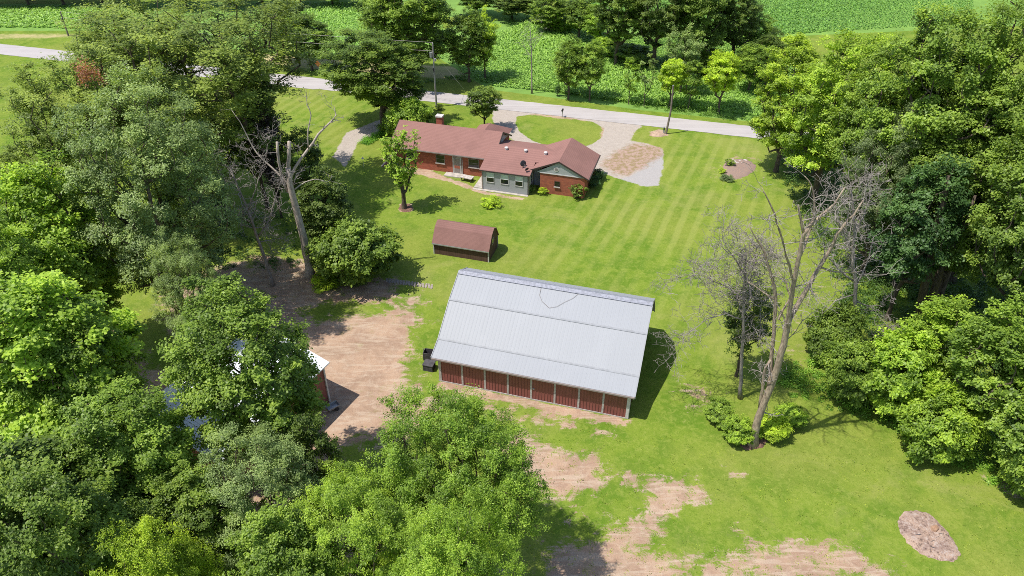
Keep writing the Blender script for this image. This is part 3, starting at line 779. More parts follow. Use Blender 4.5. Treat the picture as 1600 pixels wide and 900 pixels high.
T('bush', 1232, 662, 634, 24, 'bright', "leafy sprouts farther right behind the big dead tree's foot", name='bush', cat='bush')
T('bush2', 1122, 655, 630, 22, 'mid', "small leafy sprouts below the thin dead tree", name='bush', cat='bush')
T('bush2', 1148, 688, 657, 23, 'bright', "bright leafy sprouts left of the big dead tree's foot", name='bush', cat='bush')

G_M = "trees around the house and road"
T('maple2', 600, 196, 42, 76, 'forest', "large dark green tree beside the road above the house", group=G_M)
T('maple', 640, 128, -60, 78, 'mid', "tall green tree across the road behind the dark one", group=G_M)
T('mid2', 455, 102, 2, 42, 'silver', "pale feathery tree across the road, upper left of the house", group=G_M)
T('mid', 488, 110, 18, 36, 'forest', "dark round tree across the road beside the pale feathery one", group=G_M)
T('mid', 733, 128, 12, 36, 'forest', "dark tree across the road right of the utility pole", group=G_M)
T('mid3', 758, 124, 22, 26, 'lime', "bright yellow green tree across the road right of the utility pole", group=G_M)
T('round', 757, 203, 128, 29, 'forest', "small dark tree on the road side of the house by the drive", group=G_M)
T('bush', 640, 214, 148, 37, 'ash', "big green bush behind the chimney end of the house", name='bush', cat='bush')
T('yard', 632, 326, 200, 34, 'bright', "young upright tree in the lawn in front of the brick house", group=G_M)
T('shrub', 687, 172, 164, 6, 'dark', "small round dark shrub beside the utility pole", name='shrub', cat='shrub')

G_V = "trees on the field edge across the road"
T('mid', 888, 155, 55, 27, 'mid', "leafy tree across the road above the mailbox", group=G_V)
T('mid2', 921, 158, 65, 23, 'mid', "green tree across the road right of the one above the mailbox", group=G_V)
T('slim', 982, 163, 88, 13, 'ash', "slim thinly leaved sapling left of the bare pole", name='sapling', cat='tree', group=G_V)
T('sapling', 1006, 166, 88, 13, 'silver', "greyish sapling just left of the yellow green tree", name='sapling', cat='tree', group=G_V)
T('round', 1045, 168, 85, 25, 'lime', "yellow green tree right behind the bare pole", group=G_V)
T('slim', 1075, 172, 92, 17, 'mid', "narrow tree right of the yellow green one", group=G_V)
T('mid3', 1062, 150, 50, 30, 'silver', "pale tree rising behind the yellow green one", group=G_V)
T('round', 1122, 178, 76, 34, 'lime', "round light green tree with clear trunks across the road", group=G_V)
T('cone', 871, 150, 130, 5, 'deep', "tiny dark conifer across the road", name='conifer_tree', group=G_V)
T('mid2', 1168, 145, 72, 30, 'mid', "green tree right of the round light one", group=G_V)
T('mid', 1195, 135, 45, 26, 'dark', "dark tree between the round light tree and the right wood", group=G_V)

G_C = "trees of the creek wood across the fields"
creek = [
 ('maple3', 962, 105, -60, 48, 'forest', "first big dark tree from the left in the creek wood"),
 ('maple2', 1020, 108, -70, 50, 'dark', "big dark tree in the middle of the creek wood"),
 ('maple', 1082, 112, -60, 52, 'forest', "dark crowned tree right of the middle of the creek wood"),
 ('maple3', 1140, 105, -40, 44, 'dark', "dark tree near the right end of the creek wood"),
 ('mid', 1180, 100, 22, 30, 'mid', "smaller green tree at the right end of the creek wood"),
 ('mid', 862, 52, -15, 30, 'mid', "green bushy tree above the left end of the creek wood"),
 ('mid2', 905, 62, -5, 32, 'forest', "dark bushy tree left of the creek wood's first big tree"),
 ('mid3', 930, 75, 15, 24, 'ash', "light green tree at the foot of the creek wood's left end"),
 ('mid', 800, 30, -20, 32, 'dark', "dark tree of the far hedge, third from its right end"),
 ('mid2', 745, 26, -25, 34, 'forest', "dark tree of the far hedge behind the utility pole"),
 ('mid', 835, 32, -5, 24, 'forest', "low dark tree of the far hedge near the creek wood"),
 ('bush', 875, 48, 22, 26, 'bright', "bright bush below the far hedge"),
 ('bush2', 850, 38, 20, 20, 'mid', "mid green bush between far hedge and creek wood"),
 ('bush', 990, 100, 68, 34, 'mid', "bush in front of the creek wood's big trees"),
 ('bush2', 1105, 118, 82, 34, 'forest', "dark bush at the foot of the creek wood's right half"),
 ('bush', 948, 88, 58, 26, 'bright', "bright bush at the creek wood's left foot"),
 ('bush2', 1172, 118, 78, 26, 'mid', "bush at the creek wood's right foot"),
]
for k, ub, vb, vt, rp, c, lab in creek:
    b = k.startswith('bush')
    T(k, ub, vb, vt, rp, c, lab, name='bush' if b else 'broadleaf_tree', cat='bush' if b else 'tree', group=G_C)
ORD = ['leftmost', 'second from the left', 'third from the left', 'fourth from the left', 'fifth from the left', 'middle one', 'fifth from the right', 'fourth from the right', 'third from the right', 'second from the right', 'rightmost']
hedge = [(-10,'dark'),(45,'deep'),(100,'forest'),(160,'deep'),(220,'forest'),(290,'dark'),(360,'forest'),(410,'mid'),(470,'dark'),(520,'forest'),(575,'dark')]
for i, (u, c) in enumerate(hedge):
    T('mid' if i % 2 else 'mid2', u, 7 if u < 200 else 10, -45, 36, c, "dark far hedge tree at the top left edge, %s" % ORD[i], group="trees of the hedge behind the upper left field")

# browned branch tip on the olive tree
def leaf_blob(name, centre, rad, n, leaf, col, seed, parent=None, label=None, cat=None, kind=None):
    rng = np.random.default_rng(seed)
    sp = rng.normal(size=(14, 3)); sp /= np.linalg.norm(sp, axis=1, keepdims=True); sp *= rng.uniform(0.2, 0.9, (14, 1)) * rad
    w = rng.integers(0, 14, n); P = sp[w] + rng.normal(size=(n, 3)) * rad * 0.22
    N = rng.normal(size=(n, 3)) * 0.7 + np.array([0, 0, 0.8]); N /= np.linalg.norm(N, axis=1, keepdims=True)
    V, F, t = leaf_mesh(P, N, leaf * rng.uniform(0.6, 1.2, n), rng.uniform(0.2, 0.9, n), rng)
    o = bpy.data.objects.new(name, npmesh(name, V, F, M_LEAF, [("tint", 'FACE', t)])); COL.objects.link(o)
    o.location = centre; o.color = (*col, 1)
    if parent: o.parent = parent
    return tag(o, label, cat, None, kind)

_p = onplane(140, 112, at(170, 360).y - 5.5)
_blob = leaf_blob('branch_tip', (0, 0, 0), 1.3, 900, .2, (0.42, 0.20, 0.13), 5)
_host = [o for o in bpy.data.objects if o.get("label", "").startswith("olive green tree with a browned")][0]
_blob.parent = _host
_mw = Matrix.LocRotScale(_host.location, _host.rotation_euler, _host.scale)
_blob.matrix_local = _mw.inverted() @ Matrix.Translation(_p)
_blob["label"] = "browned dead branch tip"

# ------------------------------------------------------------ dead trees
def dead_tree(name, limbs, seed, mat, label, twig=1.0, twmat=None, group=None, levels=3, y_off=0.0, dens=1.0):
    """limbs: list of [(u, v, dy, r), ...]; first limb starts on the ground"""
    rng = random.Random(seed)
    base = at(*limbs[0][0][:2]); root = empty(name, base, 0, label, 'tree', group)
    yb = base.y
    mb = MB(); tb = MB()
    def P(q): return onplane(q[0], q[1], yb + q[2]) - base
    paths = []
    for li, lm in enumerate(limbs):
        pts = [P(q) for q in lm]; rr = [q[3] for q in lm]
        # subdivide with gentle wander
        sp, sr = [pts[0]], [rr[0]]
        for i in range(len(pts) - 1):
            d = pts[i + 1] - pts[i]; k = max(2, int(d.length / 0.9))
            for s in range(1, k + 1):
                f = s / k; j = Vector((rng.uniform(-1, 1), rng.uniform(-1, 1), rng.uniform(-1, 1))) * 0.055 * (1 if s < k else 0) * min(1, d.length)
                sp.append(pts[i] + d * f + j); sr.append(rr[i] * (1 - f) + rr[i + 1] * f)
        if li == 0: sp[0].z -= 0.15; sr[0] *= 1.6
        mb.tube(sp, sr, 8); paths.append((sp, sr))
    def shoot(p, d, L, r, lev):
        k = max(2, int(L / 0.35)); pts = [p]; q = p.copy(); dd = d.copy()
        for s in range(k):
            dd = (dd + Vector((rng.gauss(0, .22), rng.gauss(0, .22), rng.gauss(0.03, .2)))).normalized()
            q = q + dd * (L / k); pts.append(q.copy())
        tb.tube(pts, [max(.011, r * (1 - 0.75 * i / k)) for i in range(k + 1)], 4 if lev > 1 else 3, cap=False)
        if lev > 0:
            for s in range(1, k + 1):
                for _ in range(2 if rng.random() < 0.6 else 1):
                    if rng.random() < 0.8:
                        side = Vector((rng.gauss(0, 1), rng.gauss(0, 1), rng.gauss(0, .7))).normalized()
                        nd_ = (dd * 0.7 + side).normalized()
                        shoot(pts[s], nd_, L * rng.uniform(0.35, 0.6), r * 0.55, lev - 1)
    for li, (sp, sr) in enumerate(paths):
        for i in range(1, len(sp)):
            f = i / len(sp)
            if li == 0 and f < 0.5: continue
            for _q in range(2 if levels > 3 else 1):
                if rng.random() > dens * (0.4 + 0.6 * f): continue
                ax = (sp[i] - sp[i - 1]).normalized()
                side = Vector((rng.gauss(0, 1), rng.gauss(0, 1), rng.gauss(0.1, .6))).normalized()
                L = twig * rng.uniform(0.7, 1.6)
                shoot(sp[i], (ax * 0.6 + side).normalized(), L, min(0.05, sr[i] * 0.6), levels - 1)
    mb.build('trunk', mat, root, smooth=True)
    if tb.v: tb.build('twigs', twmat or M_GREYTWIG, root)
    return root
G_D = "dead trees"
dead_tree('dead_tree', [
  [(485,432,0,.42),(474,370,0,.37),(461,320,0,.33),(452,285,0,.29),(450,262,0,.25)],
  [(450,270,0,.17),(452,245,0,.17),(452,221,0,.155)],
  [(452,285,0,.15),(461,262,.2,.13),(480,235,.5,.12),(497,210,.8,.10),(515,192,1,.08),(525,180,1,.05),(523,168,1,.03)],
  [(482,232,.4,.07),(481,205,.4,.06),(486,180,.4,.045),(480,162,.4,.03),(478,140,.4,.015)],
  [(450,300,0,.13),(440,278,-.2,.12),(436,255,-.3,.13),(433,222,-.4,.12)],
  [(452,290,0,.12),(425,262,.6,.08),(402,240,.8,.07),(390,220,1,.055),(375,190,1,.035),(362,172,1,.02)],
  [(460,296,0,.07),(478,284,.8,.05),(492,280,1.2,.045),(512,284,1.4,.025)],
  [(458,290,0,.05),(463,272,.3,.04),(477,266,.5,.03)],
], 5, M_PALE, "leaning pale dead trunk with broken top beside the round bush", 0.9, group=G_D, dens=0.7, levels=3)
dead_tree('dead_tree', [
  [(426,446,0,.20),(414,405,0,.16),(402,372,0,.14),(392,340,0,.11),(375,300,0,.09),(360,262,0,.06)],
  [(402,372,0,.09),(420,345,.3,.06),(430,310,.5,.045),(440,280,.6,.03)],
  [(395,350,0,.07),(372,335,-.4,.05),(352,325,-.6,.03)],
  [(388,330,0,.07),(400,295,.3,.05),(412,255,.4,.035),(418,225,.4,.02)],
  [(375,300,0,.06),(352,285,-.3,.04),(340,262,-.5,.02)],
  [(405,378,0,.06),(425,375,.5,.04),(445,372,.7,.02)],
], 6, M_GREYTWIG, "thin grey dead tree with a mass of bare twigs, left of the pale trunk", 1.5, group=G_D, levels=4, dens=1.0)
dead_tree('dead_tree', [
  [(1174,692,0,.42),(1182,665,0,.30),(1190,640,0,.27),(1202,610,0,.26),(1216,570,0,.25),(1228,520,0,.23),(1234,495,0,.21)],
  [(1232,500,0,.19),(1250,470,.5,.17),(1265,445,.8,.15),(1282,415,1,.13),(1300,385,1,.11),(1308,365,1,.09),(1320,350,1,.085),(1335,335,1,.07),(1349,313,1,.04)],
  [(1228,520,0,.18),(1236,470,-.3,.16),(1243,430,-.5,.15),(1250,395,-.6,.14),(1256,365,-.7,.13),(1266,352,-.7,.11),(1285,335,-.7,.09),(1305,318,-.7,.07),(1320,293,-.7,.04)],
  [(1256,365,-.7,.09),(1252,345,-.7,.08),(1247,320,-.8,.05)],
  [(1200,612,0,.16),(1205,560,.6,.14),(1210,500,.9,.13),(1212,465,1,.12),(1205,430,1,.1),(1195,395,1,.08),(1183,375,1,.05),(1170,350,1,.025)],
  [(1250,400,-.4,.1),(1262,370,.3,.09),(1271,340,.5,.08),(1272,310,.5,.06),(1268,290,.5,.04),(1257,275,.5,.025)],
  [(1240,440,-.3,.09),(1228,400,-1,.07),(1218,360,-1.3,.06),(1211,335,-1.4,.05),(1200,312,-1.4,.04),(1190,292,-1.4,.02)],
  [(1283,418,1,.07),(1300,424,1.3,.05),(1325,426,1.5,.045),(1345,424,1.6,.03)],
  [(1213,470,1,.06),(1190,455,1.4,.05),(1168,440,1.6,.03)],
  [(1206,560,.6,.1),(1196,575,.2,.1),(1187,640,.1,.13)],
  [(1216,500,.3,.07),(1235,465,1.2,.06),(1228,440,1.5,.05),(1216,425,1.6,.03)],
], 7, M_DEAD, "big forked dead tree with pale bare limbs on the right lawn", 1.3, group=G_D, levels=3, dens=0.8)
dead_tree('dead_tree', [
  [(1157,622,0,.16),(1158,580,0,.14),(1162,520,0,.12),(1162,460,0,.10),(1164,420,0,.07),(1166,395,0,.03)],
  [(1162,470,0,.06),(1140,450,.4,.045),(1115,440,.6,.03),(1090,425,.8,.02)],
  [(1162,500,0,.06),(1135,490,-.4,.04),(1105,498,-.6,.03),(1075,520,-.8,.015)],
  [(1163,450,0,.05),(1180,425,.3,.04),(1195,400,.4,.02)],
  [(1163,430,0,.05),(1145,400,.2,.04),(1130,375,.3,.02)],
  [(1162,455,0,.05),(1190,470,.6,.035),(1215,480,.9,.02)],
], 8, M_GREYTWIG, "thin dead tree with fine grey twigs left of the big dead tree", 2.2, group=G_D, levels=4, dens=1.0)
dead_tree('dead_tree', [
  [(1332,560,0,.20),(1335,500,0,.18),(1337,450,0,.16),(1332,400,0,.13),(1335,350,0,.10),(1330,300,0,.06)],
  [(1335,440,0,.08),(1310,420,-.5,.06),(1290,395,-.8,.03)],
  [(1336,450,0,.08),(1355,410,.5,.05),(1365,370,.8,.03)],
  [(1333,400,0,.07),(1312,350,-.4,.05),(1302,300,-.5,.03)],
  [(1334,370,0,.07),(1352,330,.3,.05),(1362,295,.4,.03)],
  [(1336,470,0,.07),(1360,480,.6,.04),(1385,490,.8,.02)],
  [(1335,460,0,.06),(1305,470,-.6,.04),(1285,490,-.8,.02)],
], 9, M_GREYTWIG, "grey twiggy snag at the edge of the right wood", 1.5, group=G_D, levels=4, dens=1.0)
dead_tree('dead_tree', [
  [(831,146,0,.12),(831,110,0,.10),(830,75,0,.07),(828,38,0,.02)],
  [(831,90,0,.04),(820,75,.3,.03),(812,60,.3,.015)], [(830,80,0,.04),(842,62,.3,.03),(848,50,.3,.015)],
], 10, M_GREYTWIG, "slim grey dead tree across the road, left of the leafy row", 1.4, group=G_D, levels=3, dens=1.0)

# ------------------------------------------------------------ weeds, crops (stuff)
def blade_field(name, polys, sp_row, sp_in, h, nleaf, col, seed, label, ang=None, leafw=0.10, jitter=0.06, cat='crop', avoid=None):
    rng = np.random.default_rng(seed); PX, PY = [], []
    for poly in polys:
        Pw = pxpoly(poly); P_ = np.array(Pw)
        a = A if ang is None else ang
        ca, sa = math.cos(a), math.sin(a)
        q = P_ @ np.array([[ca, -sa], [sa, ca]])
        xs = np.arange(q[:, 0].min(), q[:, 0].max(), sp_in); ys = np.arange(q[:, 1].min(), q[:, 1].max(), sp_row)
        X, Y = np.meshgrid(xs, ys); X = X.ravel() + rng.normal(size=X.size) * sp_in * 0.25; Y = Y.ravel() + rng.normal(size=Y.size) * jitter
        wx, wy = X * ca - Y * sa, X * sa + Y * ca
        k = poly_sd(wx, wy, Pw) > 0; PX.append(wx[k]); PY.append(wy[k])
    px, py = np.concatenate(PX), np.concatenate(PY); n = len(px)
    hh = h * rng.uniform(0.75, 1.15, n) * (0.85 + 0.3 * np.sin(px * 0.13 + 1.3 * np.sin(py * 0.1)))
    Vs, Fs, Ts = [], [], []
    off = 0
    for j in range(nleaf):
        th = rng.uniform(0, 2 * np.pi, n); L = hh * rng.uniform(0.6, 1.0, n); z0 = hh * rng.uniform(0.1, 0.55, n)
        dx, dy = np.cos(th), np.sin(th); sx, sy = -dy, dx; w = leafw * rng.uniform(0.7, 1.3, n)
        def pt(r, z, s): return np.stack([px + dx * r * L + sx * w * s, py + dy * r * L + sy * w * s, z], 1)
        b0 = z0; b1 = z0 + L * 0.55; b2 = z0 + L * 0.38
        V = np.stack([pt(0, b0, -.5), pt(0, b0, .5), pt(.45, b1, .8), pt(.45, b1, -.8), pt(.95, b2, .15), pt(.95, b2, -.15)], 1).reshape(-1, 3)
        i = np.arange(n)[:, None] * 6 + off
        F = np.concatenate([i + np.array([[0, 1, 2, 3]]), i + np.array([[3, 2, 4, 5]])])
        Vs.append(V); Fs.append(F); t = rng.uniform(0.1, 0.9, n); Ts.append(np.concatenate([t, t])); off += len(V)
    me = npmesh(name, np.concatenate(Vs), np.concatenate(Fs), M_LEAF, [("tint", 'FACE', np.concatenate(Ts))])
    o = bpy.data.objects.new(name, me); COL.objects.link(o); o.color = (*col, 1)
    return tag(o, label, None, None, 'stuff')
blade_field('corn_crop', [[(765,134),(860,146),(1000,163),(1230,190),(1260,120),(1180,60),(1000,60),(900,40),(830,35),(740,70),(700,92),(735,118)]],
            0.95, 0.24, 0.75, 5, (0.30, 0.48, 0.10), 1, "young corn in rows across the road")
blade_field('corn_crop', [[(398,8),(560,8),(690,30),(700,92),(560,90),(470,84),(398,78)]], 0.95, 0.28, 0.75, 4, (0.31, 0.50, 0.12), 2, "young corn behind the trees above the straw strip")
blade_field('soybean_crop', [[(-200,10),(240,10),(240,50),(132,46),(60,44),(-200,42)]], 0.7, 0.5, 0.5, 4, (0.30, 0.48, 0.10), 3, "low green crop in the upper left field", leafw=0.2)
blade_field('soybean_crop', [[(1100,62),(1520,36),(1520,-15),(880,-15),(900,10),(1000,30)]], 0.75, 0.42, 0.5, 4, (0.20, 0.38, 0.08), 4, "deep green crop in the upper right field", leafw=0.16)

def clump_strip(name, polys, spacing, hmin, hmax, per, leaf, col, seed, label):
    rng = np.random.default_rng(seed); C, N, Tn, Sz = [], [], [], []
    for poly in polys:
        Pw = pxpoly(poly); P_ = np.array(Pw)
        area = (np.ptp(P_[:, 0])) * (np.ptp(P_[:, 1])); n = int(area / spacing ** 2)
        x = rng.uniform(P_[:, 0].min(), P_[:, 0].max(), n); y = rng.uniform(P_[:, 1].min(), P_[:, 1].max(), n)
        k = poly_sd(x, y, Pw) > 0
        for cx, cy in zip(x[k], y[k]):
            h = hmin + (hmax - hmin) * rng.uniform() ** 2.2; r = 0.25 + h * 0.55; m = int(per * (0.4 + h))
            d = rng.normal(size=(m, 3)); d[:, 2] = np.abs(d[:, 2]); d /= np.linalg.norm(d, axis=1, keepdims=True)
            q = d * rng.uniform(0.3, 1.05, (m, 1)) * np.array([r, r, h]); tt = rng.uniform(0.1, 0.9)
            C.append(q + np.array([cx, cy, 0.02])); nn = d * 0.5 + np.array([0, 0, .8]) + rng.normal(size=(m, 3)) * .5
            N.append(nn / np.linalg.norm(nn, axis=1, keepdims=True)); Tn.append(np.clip(tt + rng.normal(size=m) * .15, 0, 1)); Sz.append(leaf * rng.uniform(.6, 1.3, m))
    C, N, Tn, Sz = map(np.concatenate, (C, N, Tn, Sz))
    V, F, t = leaf_mesh(C, N, Sz, Tn, rng, 0.5)
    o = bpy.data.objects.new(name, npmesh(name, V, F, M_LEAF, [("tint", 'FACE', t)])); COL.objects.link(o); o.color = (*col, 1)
    return tag(o, label, None, None, 'stuff')
clump_strip('roadside_weeds', [[(690,124),(800,132),(900,150),(1000,168),(1215,197),(1215,189),(1000,158),(880,138),(790,122),(700,118)]], 0.75, 0.2, 1.5, 70, 0.17, (0.17, 0.31, 0.045), 11, "tall weeds between road and corn")
clump_strip('roadside_weeds', [[(380,98),(480,108),(700,126),(700,132),(580,124),(480,116),(380,108)]], 0.9, 0.15, 0.9, 50, 0.17, (0.13, 0.23, 0.04), 12, "rough verge weeds across the road behind the big tree")
clump_strip('undergrowth', [[(1215,600),(1240,622),(1330,648),(1395,668),(1445,712),(1550,758),(1640,790),(1660,700),(1560,660),(1400,590),(1260,540)]], 0.6, 0.15, 1.0, 90, 0.15, (0.22, 0.40, 0.045), 13, "weedy undergrowth at the edge of the right wood")
clump_strip('grass_tufts', [[(590,700),(760,640),(980,665),(1120,700),(1400,680),(1640,800),(1640,915),(560,915)]], 0.75, 0.02, 0.07, 18, 0.08, (0.30, 0.38, 0.045), 21, "rough grass tufts over the foreground lawn")
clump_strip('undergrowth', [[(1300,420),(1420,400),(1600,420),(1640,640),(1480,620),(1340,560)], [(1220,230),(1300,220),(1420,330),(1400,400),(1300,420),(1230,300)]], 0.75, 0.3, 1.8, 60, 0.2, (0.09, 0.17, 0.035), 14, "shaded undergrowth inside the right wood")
clump_strip('undergrowth', [[(800,60),(830,40),(930,60),(960,110),(1150,120),(1220,110),(1220,80),(1000,60),(900,25),(780,25)]], 1.3, 0.4, 2.0, 50, 0.22, (0.12, 0.24, 0.04), 15, "scrub under the creek wood trees")
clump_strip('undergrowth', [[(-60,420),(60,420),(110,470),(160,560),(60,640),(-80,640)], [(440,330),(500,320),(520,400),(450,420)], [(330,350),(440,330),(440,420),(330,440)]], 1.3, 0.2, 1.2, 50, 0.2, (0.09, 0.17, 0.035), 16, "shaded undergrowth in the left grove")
clump_strip('hedge_plants', [[(560,222),(612,196),(618,203),(572,228)]], 0.32, 0.4, 0.7, 90, 0.12, (0.17, 0.38, 0.035), 17, "low bright green hedge beside the gravel track")

# ------------------------------------------------------------ barn
def build_barn():
    ox, oy = -10.8, 47.9
    root = empty('barn', fr(ox, oy), A, "long barn with pale ribbed metal roof and eight dark red panels along its front", 'barn')
    L = lambda pts: [(p - oy, z) for p, z in pts]
    x0, x1 = -18.6 - ox, -2.95 - ox
    prof = L([(42.5, 0), (53.4, 0), (53.4, 2.5), (51.2, 5.1), (49.25, 6.15), (46.8, 5.0), (43.9, 3.0), (42.5, 2.6)])
    MB().prism(prof, x0, x1).build('wall', M_BARNWALL, root)
    top = L([(42.12, 2.70), (43.80, 3.32), (46.72, 5.22), (49.3, 6.42), (51.35, 5.42), (53.75, 2.45)])
    rx0, rx1 = -18.98 - ox, -2.62 - ox
    roof = MB().slab(top, rx0, rx1, 0.10).build('roof', M_BARNROOF, root)
    rib = MB(); nr = 54
    for i in range(nr + 1):
        x = rx0 + 0.04 + (rx1 - rx0 - 0.08) * i / nr
        for (p, z), (q, w) in zip(top[:-1], top[1:]):
            b = len(rib.v)
            for (a, c) in ((p, z), (q, w)):
                rib.v += [(x - 0.035, a, c - 0.01), (x - 0.015, a, c + 0.006), (x + 0.015, a, c + 0.006), (x + 0.035, a, c - 0.01)]
            for k in range(3): rib.f.append((b + k, b + k + 1, b + 5 + k, b + 4 + k))
    rib.build('ribs', M_BARNROOF, roof)
    fl = MB()
    for (p, z, s) in ((top[1][0], top[1][1], 0.25), (top[2][0], top[2][1], 0.3)):
        fl.prism([(p - 0.09, z - 0.02), (p - 0.07, z + 0.01), (p, z + 0.032), (p + 0.07, z + 0.06), (p + 0.07, z + 0.02)], rx0, rx1)
    fl.build('flashing', M_ROOFTRIM, roof)
    MB().prism([(top[3][0] - .32, top[3][1] - .10), (top[3][0] - .32, top[3][1] - .06), (top[3][0], top[3][1] + .08), (top[3][0] + .5, top[3][1] - .13), (top[3][0] + .5, top[3][1] - .19), (top[3][0], top[3][1] + .01)], rx0 - .02, rx1 + .02).build('ridge_cap', M_RIDGE, roof)
    # rake and eave trim
    for a, b in ((rx0 - .06, rx0 - 0.003), (rx1 + 0.003, rx1 + .06)):
        MB().slab([(p, z + 0.05) for p, z in top], a, b, 0.24).build('rake_trim', M_ROOFTRIM, roof)
    MB().box(rx0, rx1, top[0][0] - .10, top[0][0] - 0.003, top[0][1] - .16, top[0][1] - .03).build('gutter', M_GUTTER, roof)
    # front: posts and panels
    n = 8; px = [(-18.45 + (15.4) * i / n) - ox for i in range(n + 1)]
    rng = random.Random(3)
    y = 42.5 - oy
    MB().box(x0, x1, y - 0.05, y - 0.003, 2.36, 2.56).build('header', M_DARKTRIM, root)
    MB().box(x0 - .02, x1 + .02, y - 0.10, y - 0.055, 0.0, 0.09).build('sill', M_POST, root)
    for i in range(n + 1):
        w = 0.075 if i not in (0, n) else 0.11
        MB().box(px[i] - w, px[i] + w, y - 0.09, y - 0.052, 0.09, 2.5).build('post', M_WHITE if i in (n,) else M_POST, root)
    for i in range(n):
        a, b = px[i] + .08, px[i + 1] - .08
        d = MB(); dy = y - 0.05 + (0.0 if i % 2 else 0.012)
        d.box(a, b, dy, y - 0.002, 0.09, 2.35)
        k = 7
        for j in range(k + 1):
            xx = a + 0.03 + (b - a - 0.06) * j / k
            d.box(xx - .022, xx + .022, dy - .028, dy + .001, 0.1, 2.34)
        o = d.build('door_panel', M_REDMETAL, root)
    hd = MB().box(px[4] + .12, px[4] + .28, y - .10, y - .045, 1.15, 1.22).build('handle', M_WHITE, root)
    # base trim right corner
    MB().box(x1 + 0.003, x1 + .05, y - .05, y + .12, 0, 2.5).build('corner_trim', M_WHITE, root)
    # wire lying on the roof
    pts = []
    for u, v in [(846,447),(843,462),(847,472),(858,482),(870,480),(882,473),(895,467),(906,458)]:
        best = None
        for zz in np.arange(5.2, 6.5, 0.02):
            p = at(u, v, zz); yy = p.dot(EY); ys = [46.72, 49.3]; zs = [5.22, 6.42]
            rz = zs[0] + (yy - ys[0]) * (zs[1] - zs[0]) / (ys[1] - ys[0])
            e = abs(rz - zz)
            if best is None or e < best[0]: best = (e, p + Vector((0, 0, 0.06)))
        pts.append(best[1])
    tag(MB().tube(pts, 0.011, 5).build('loose_wire', M_POLEWOOD), "thin loose wire curving over the barn roof near its ridge", 'wire')
build_barn()

# crates by the barn
def pallet_stack(u, v, n, label, rz, w=.85, d=0.75):
    b = at(u, v); root = empty('pallet_stack', b, rz, label, 'pallets')
    for i in range(n):
        z = i * 0.15; m = MB()
        for k in range(3): m.box(-w/2, w/2, -d/2 + k*(d-.1)/2, -d/2 + .1 + k*(d-.1)/2, z, z + .09)
        m.box(-w/2, w/2, -d/2, d/2, z + .092, z + .125)
        m.build('pallet', M_BLACKWOOD, root)
    m = MB(); m.box(-w/2 - .04, w/2 + .04, -d/2 - .04, d/2 + .04, n * .15, n * .15 + .05)
    m.build('lid', M_BLACKWOOD, root)
pallet_stack(671, 576, 4, "dark stacked pallets with flat cover beside the barn's left front corner", A)
def bin_box():
    b = at(671, 560); root = empty('wire_crate', b, A + .1, "dark open crate behind the stacked pallets at the barn corner", 'crate')
    m = MB(); w, d, h = .45, .35, .8
    m.box(-w, w, -d, -d + .04, 0, h).box(-w, w, d - .04, d, 0, h).box(-w, -w + .04, -d + .042, d - .042, 0, h).box(w - .04, w, -d + .042, d - .042, 0, h).box(-w + .042, w - .042, -d + .042, d - .042, 0, .04)
    m.build('body', M_BLACKWOOD, root)
    MB().tube([(-w, 0, h), (-w - .05, 0, h + .25)], .03, 5).build('handle', M_GREYMETAL, root)
bin_box()

# ------------------------------------------------------------ shed
def build_shed():
    ox, oy = -23.0, 62.05
    root = empty('shed', fr(ox, oy), A, "small dark brown shed with red shingled gambrel roof between barn and house", 'shed')
    L = lambda pts: [(p - oy, z) for p, z in pts]
    x0, x1 = -26.0 - ox, -20.05 - ox
    MB().prism(L([(60.5, 0), (63.7, 0), (63.7, 1.35), (63.0, 2.5), (62.2, 2.95), (61.45, 2.5), (60.5, 1.35)]), x0, x1).build('wall', M_SHEDWALL, root)
    top = L([(60.36, 1.36), (61.42, 2.70), (62.2, 3.08), (62.98, 2.70), (63.84, 1.36)])
    rf = MB().slab(top, x0 - .1, x1 + .1, 0.07).build('roof', M_SHED_SH, root)
    MB().box(x0 - .1, x1 + .1, top[0][0] - .05, top[0][0] - .003, 1.22, 1.34).build('fascia', M_GREYMETAL, rf)
    y = 60.5 - oy
    for xa in (x0 - .03, x1 - .07): MB().box(xa, xa + .10, y - .04, y - .003, 0, 1.26).build('corner_trim', M_WHITE, root)
    for xa in (x0 - .03, x1 + .003): MB().box(xa, xa + .027, y - .002, y + .09, 0, 1.26).build('corner_trim', M_WHITE, root)
    MB().box(x1 + .003, x1 + .03, 63.6 - oy, 63.72 - oy, 0, 1.3).build('corner_trim', M_WHITE, root)
    f = MB(); f.box(x1 + .003, x1 + .04, -.45, .25, 1.35, 1.42).box(x1 + .003, x1 + .04, -.45, .25, 1.95, 2.02).box(x1 + .003, x1 + .04, -.45, -.38, 1.422, 1.948).box(x1 + .003, x1 + .04, .18, .25, 1.422, 1.948)
    fo = f.build('window', M_GUTTER, root)
    MB().box(x1 + .003, x1 + .02, -.378, .178, 1.423, 1.947).build('pane', M_GLASS, fo)
build_shed()

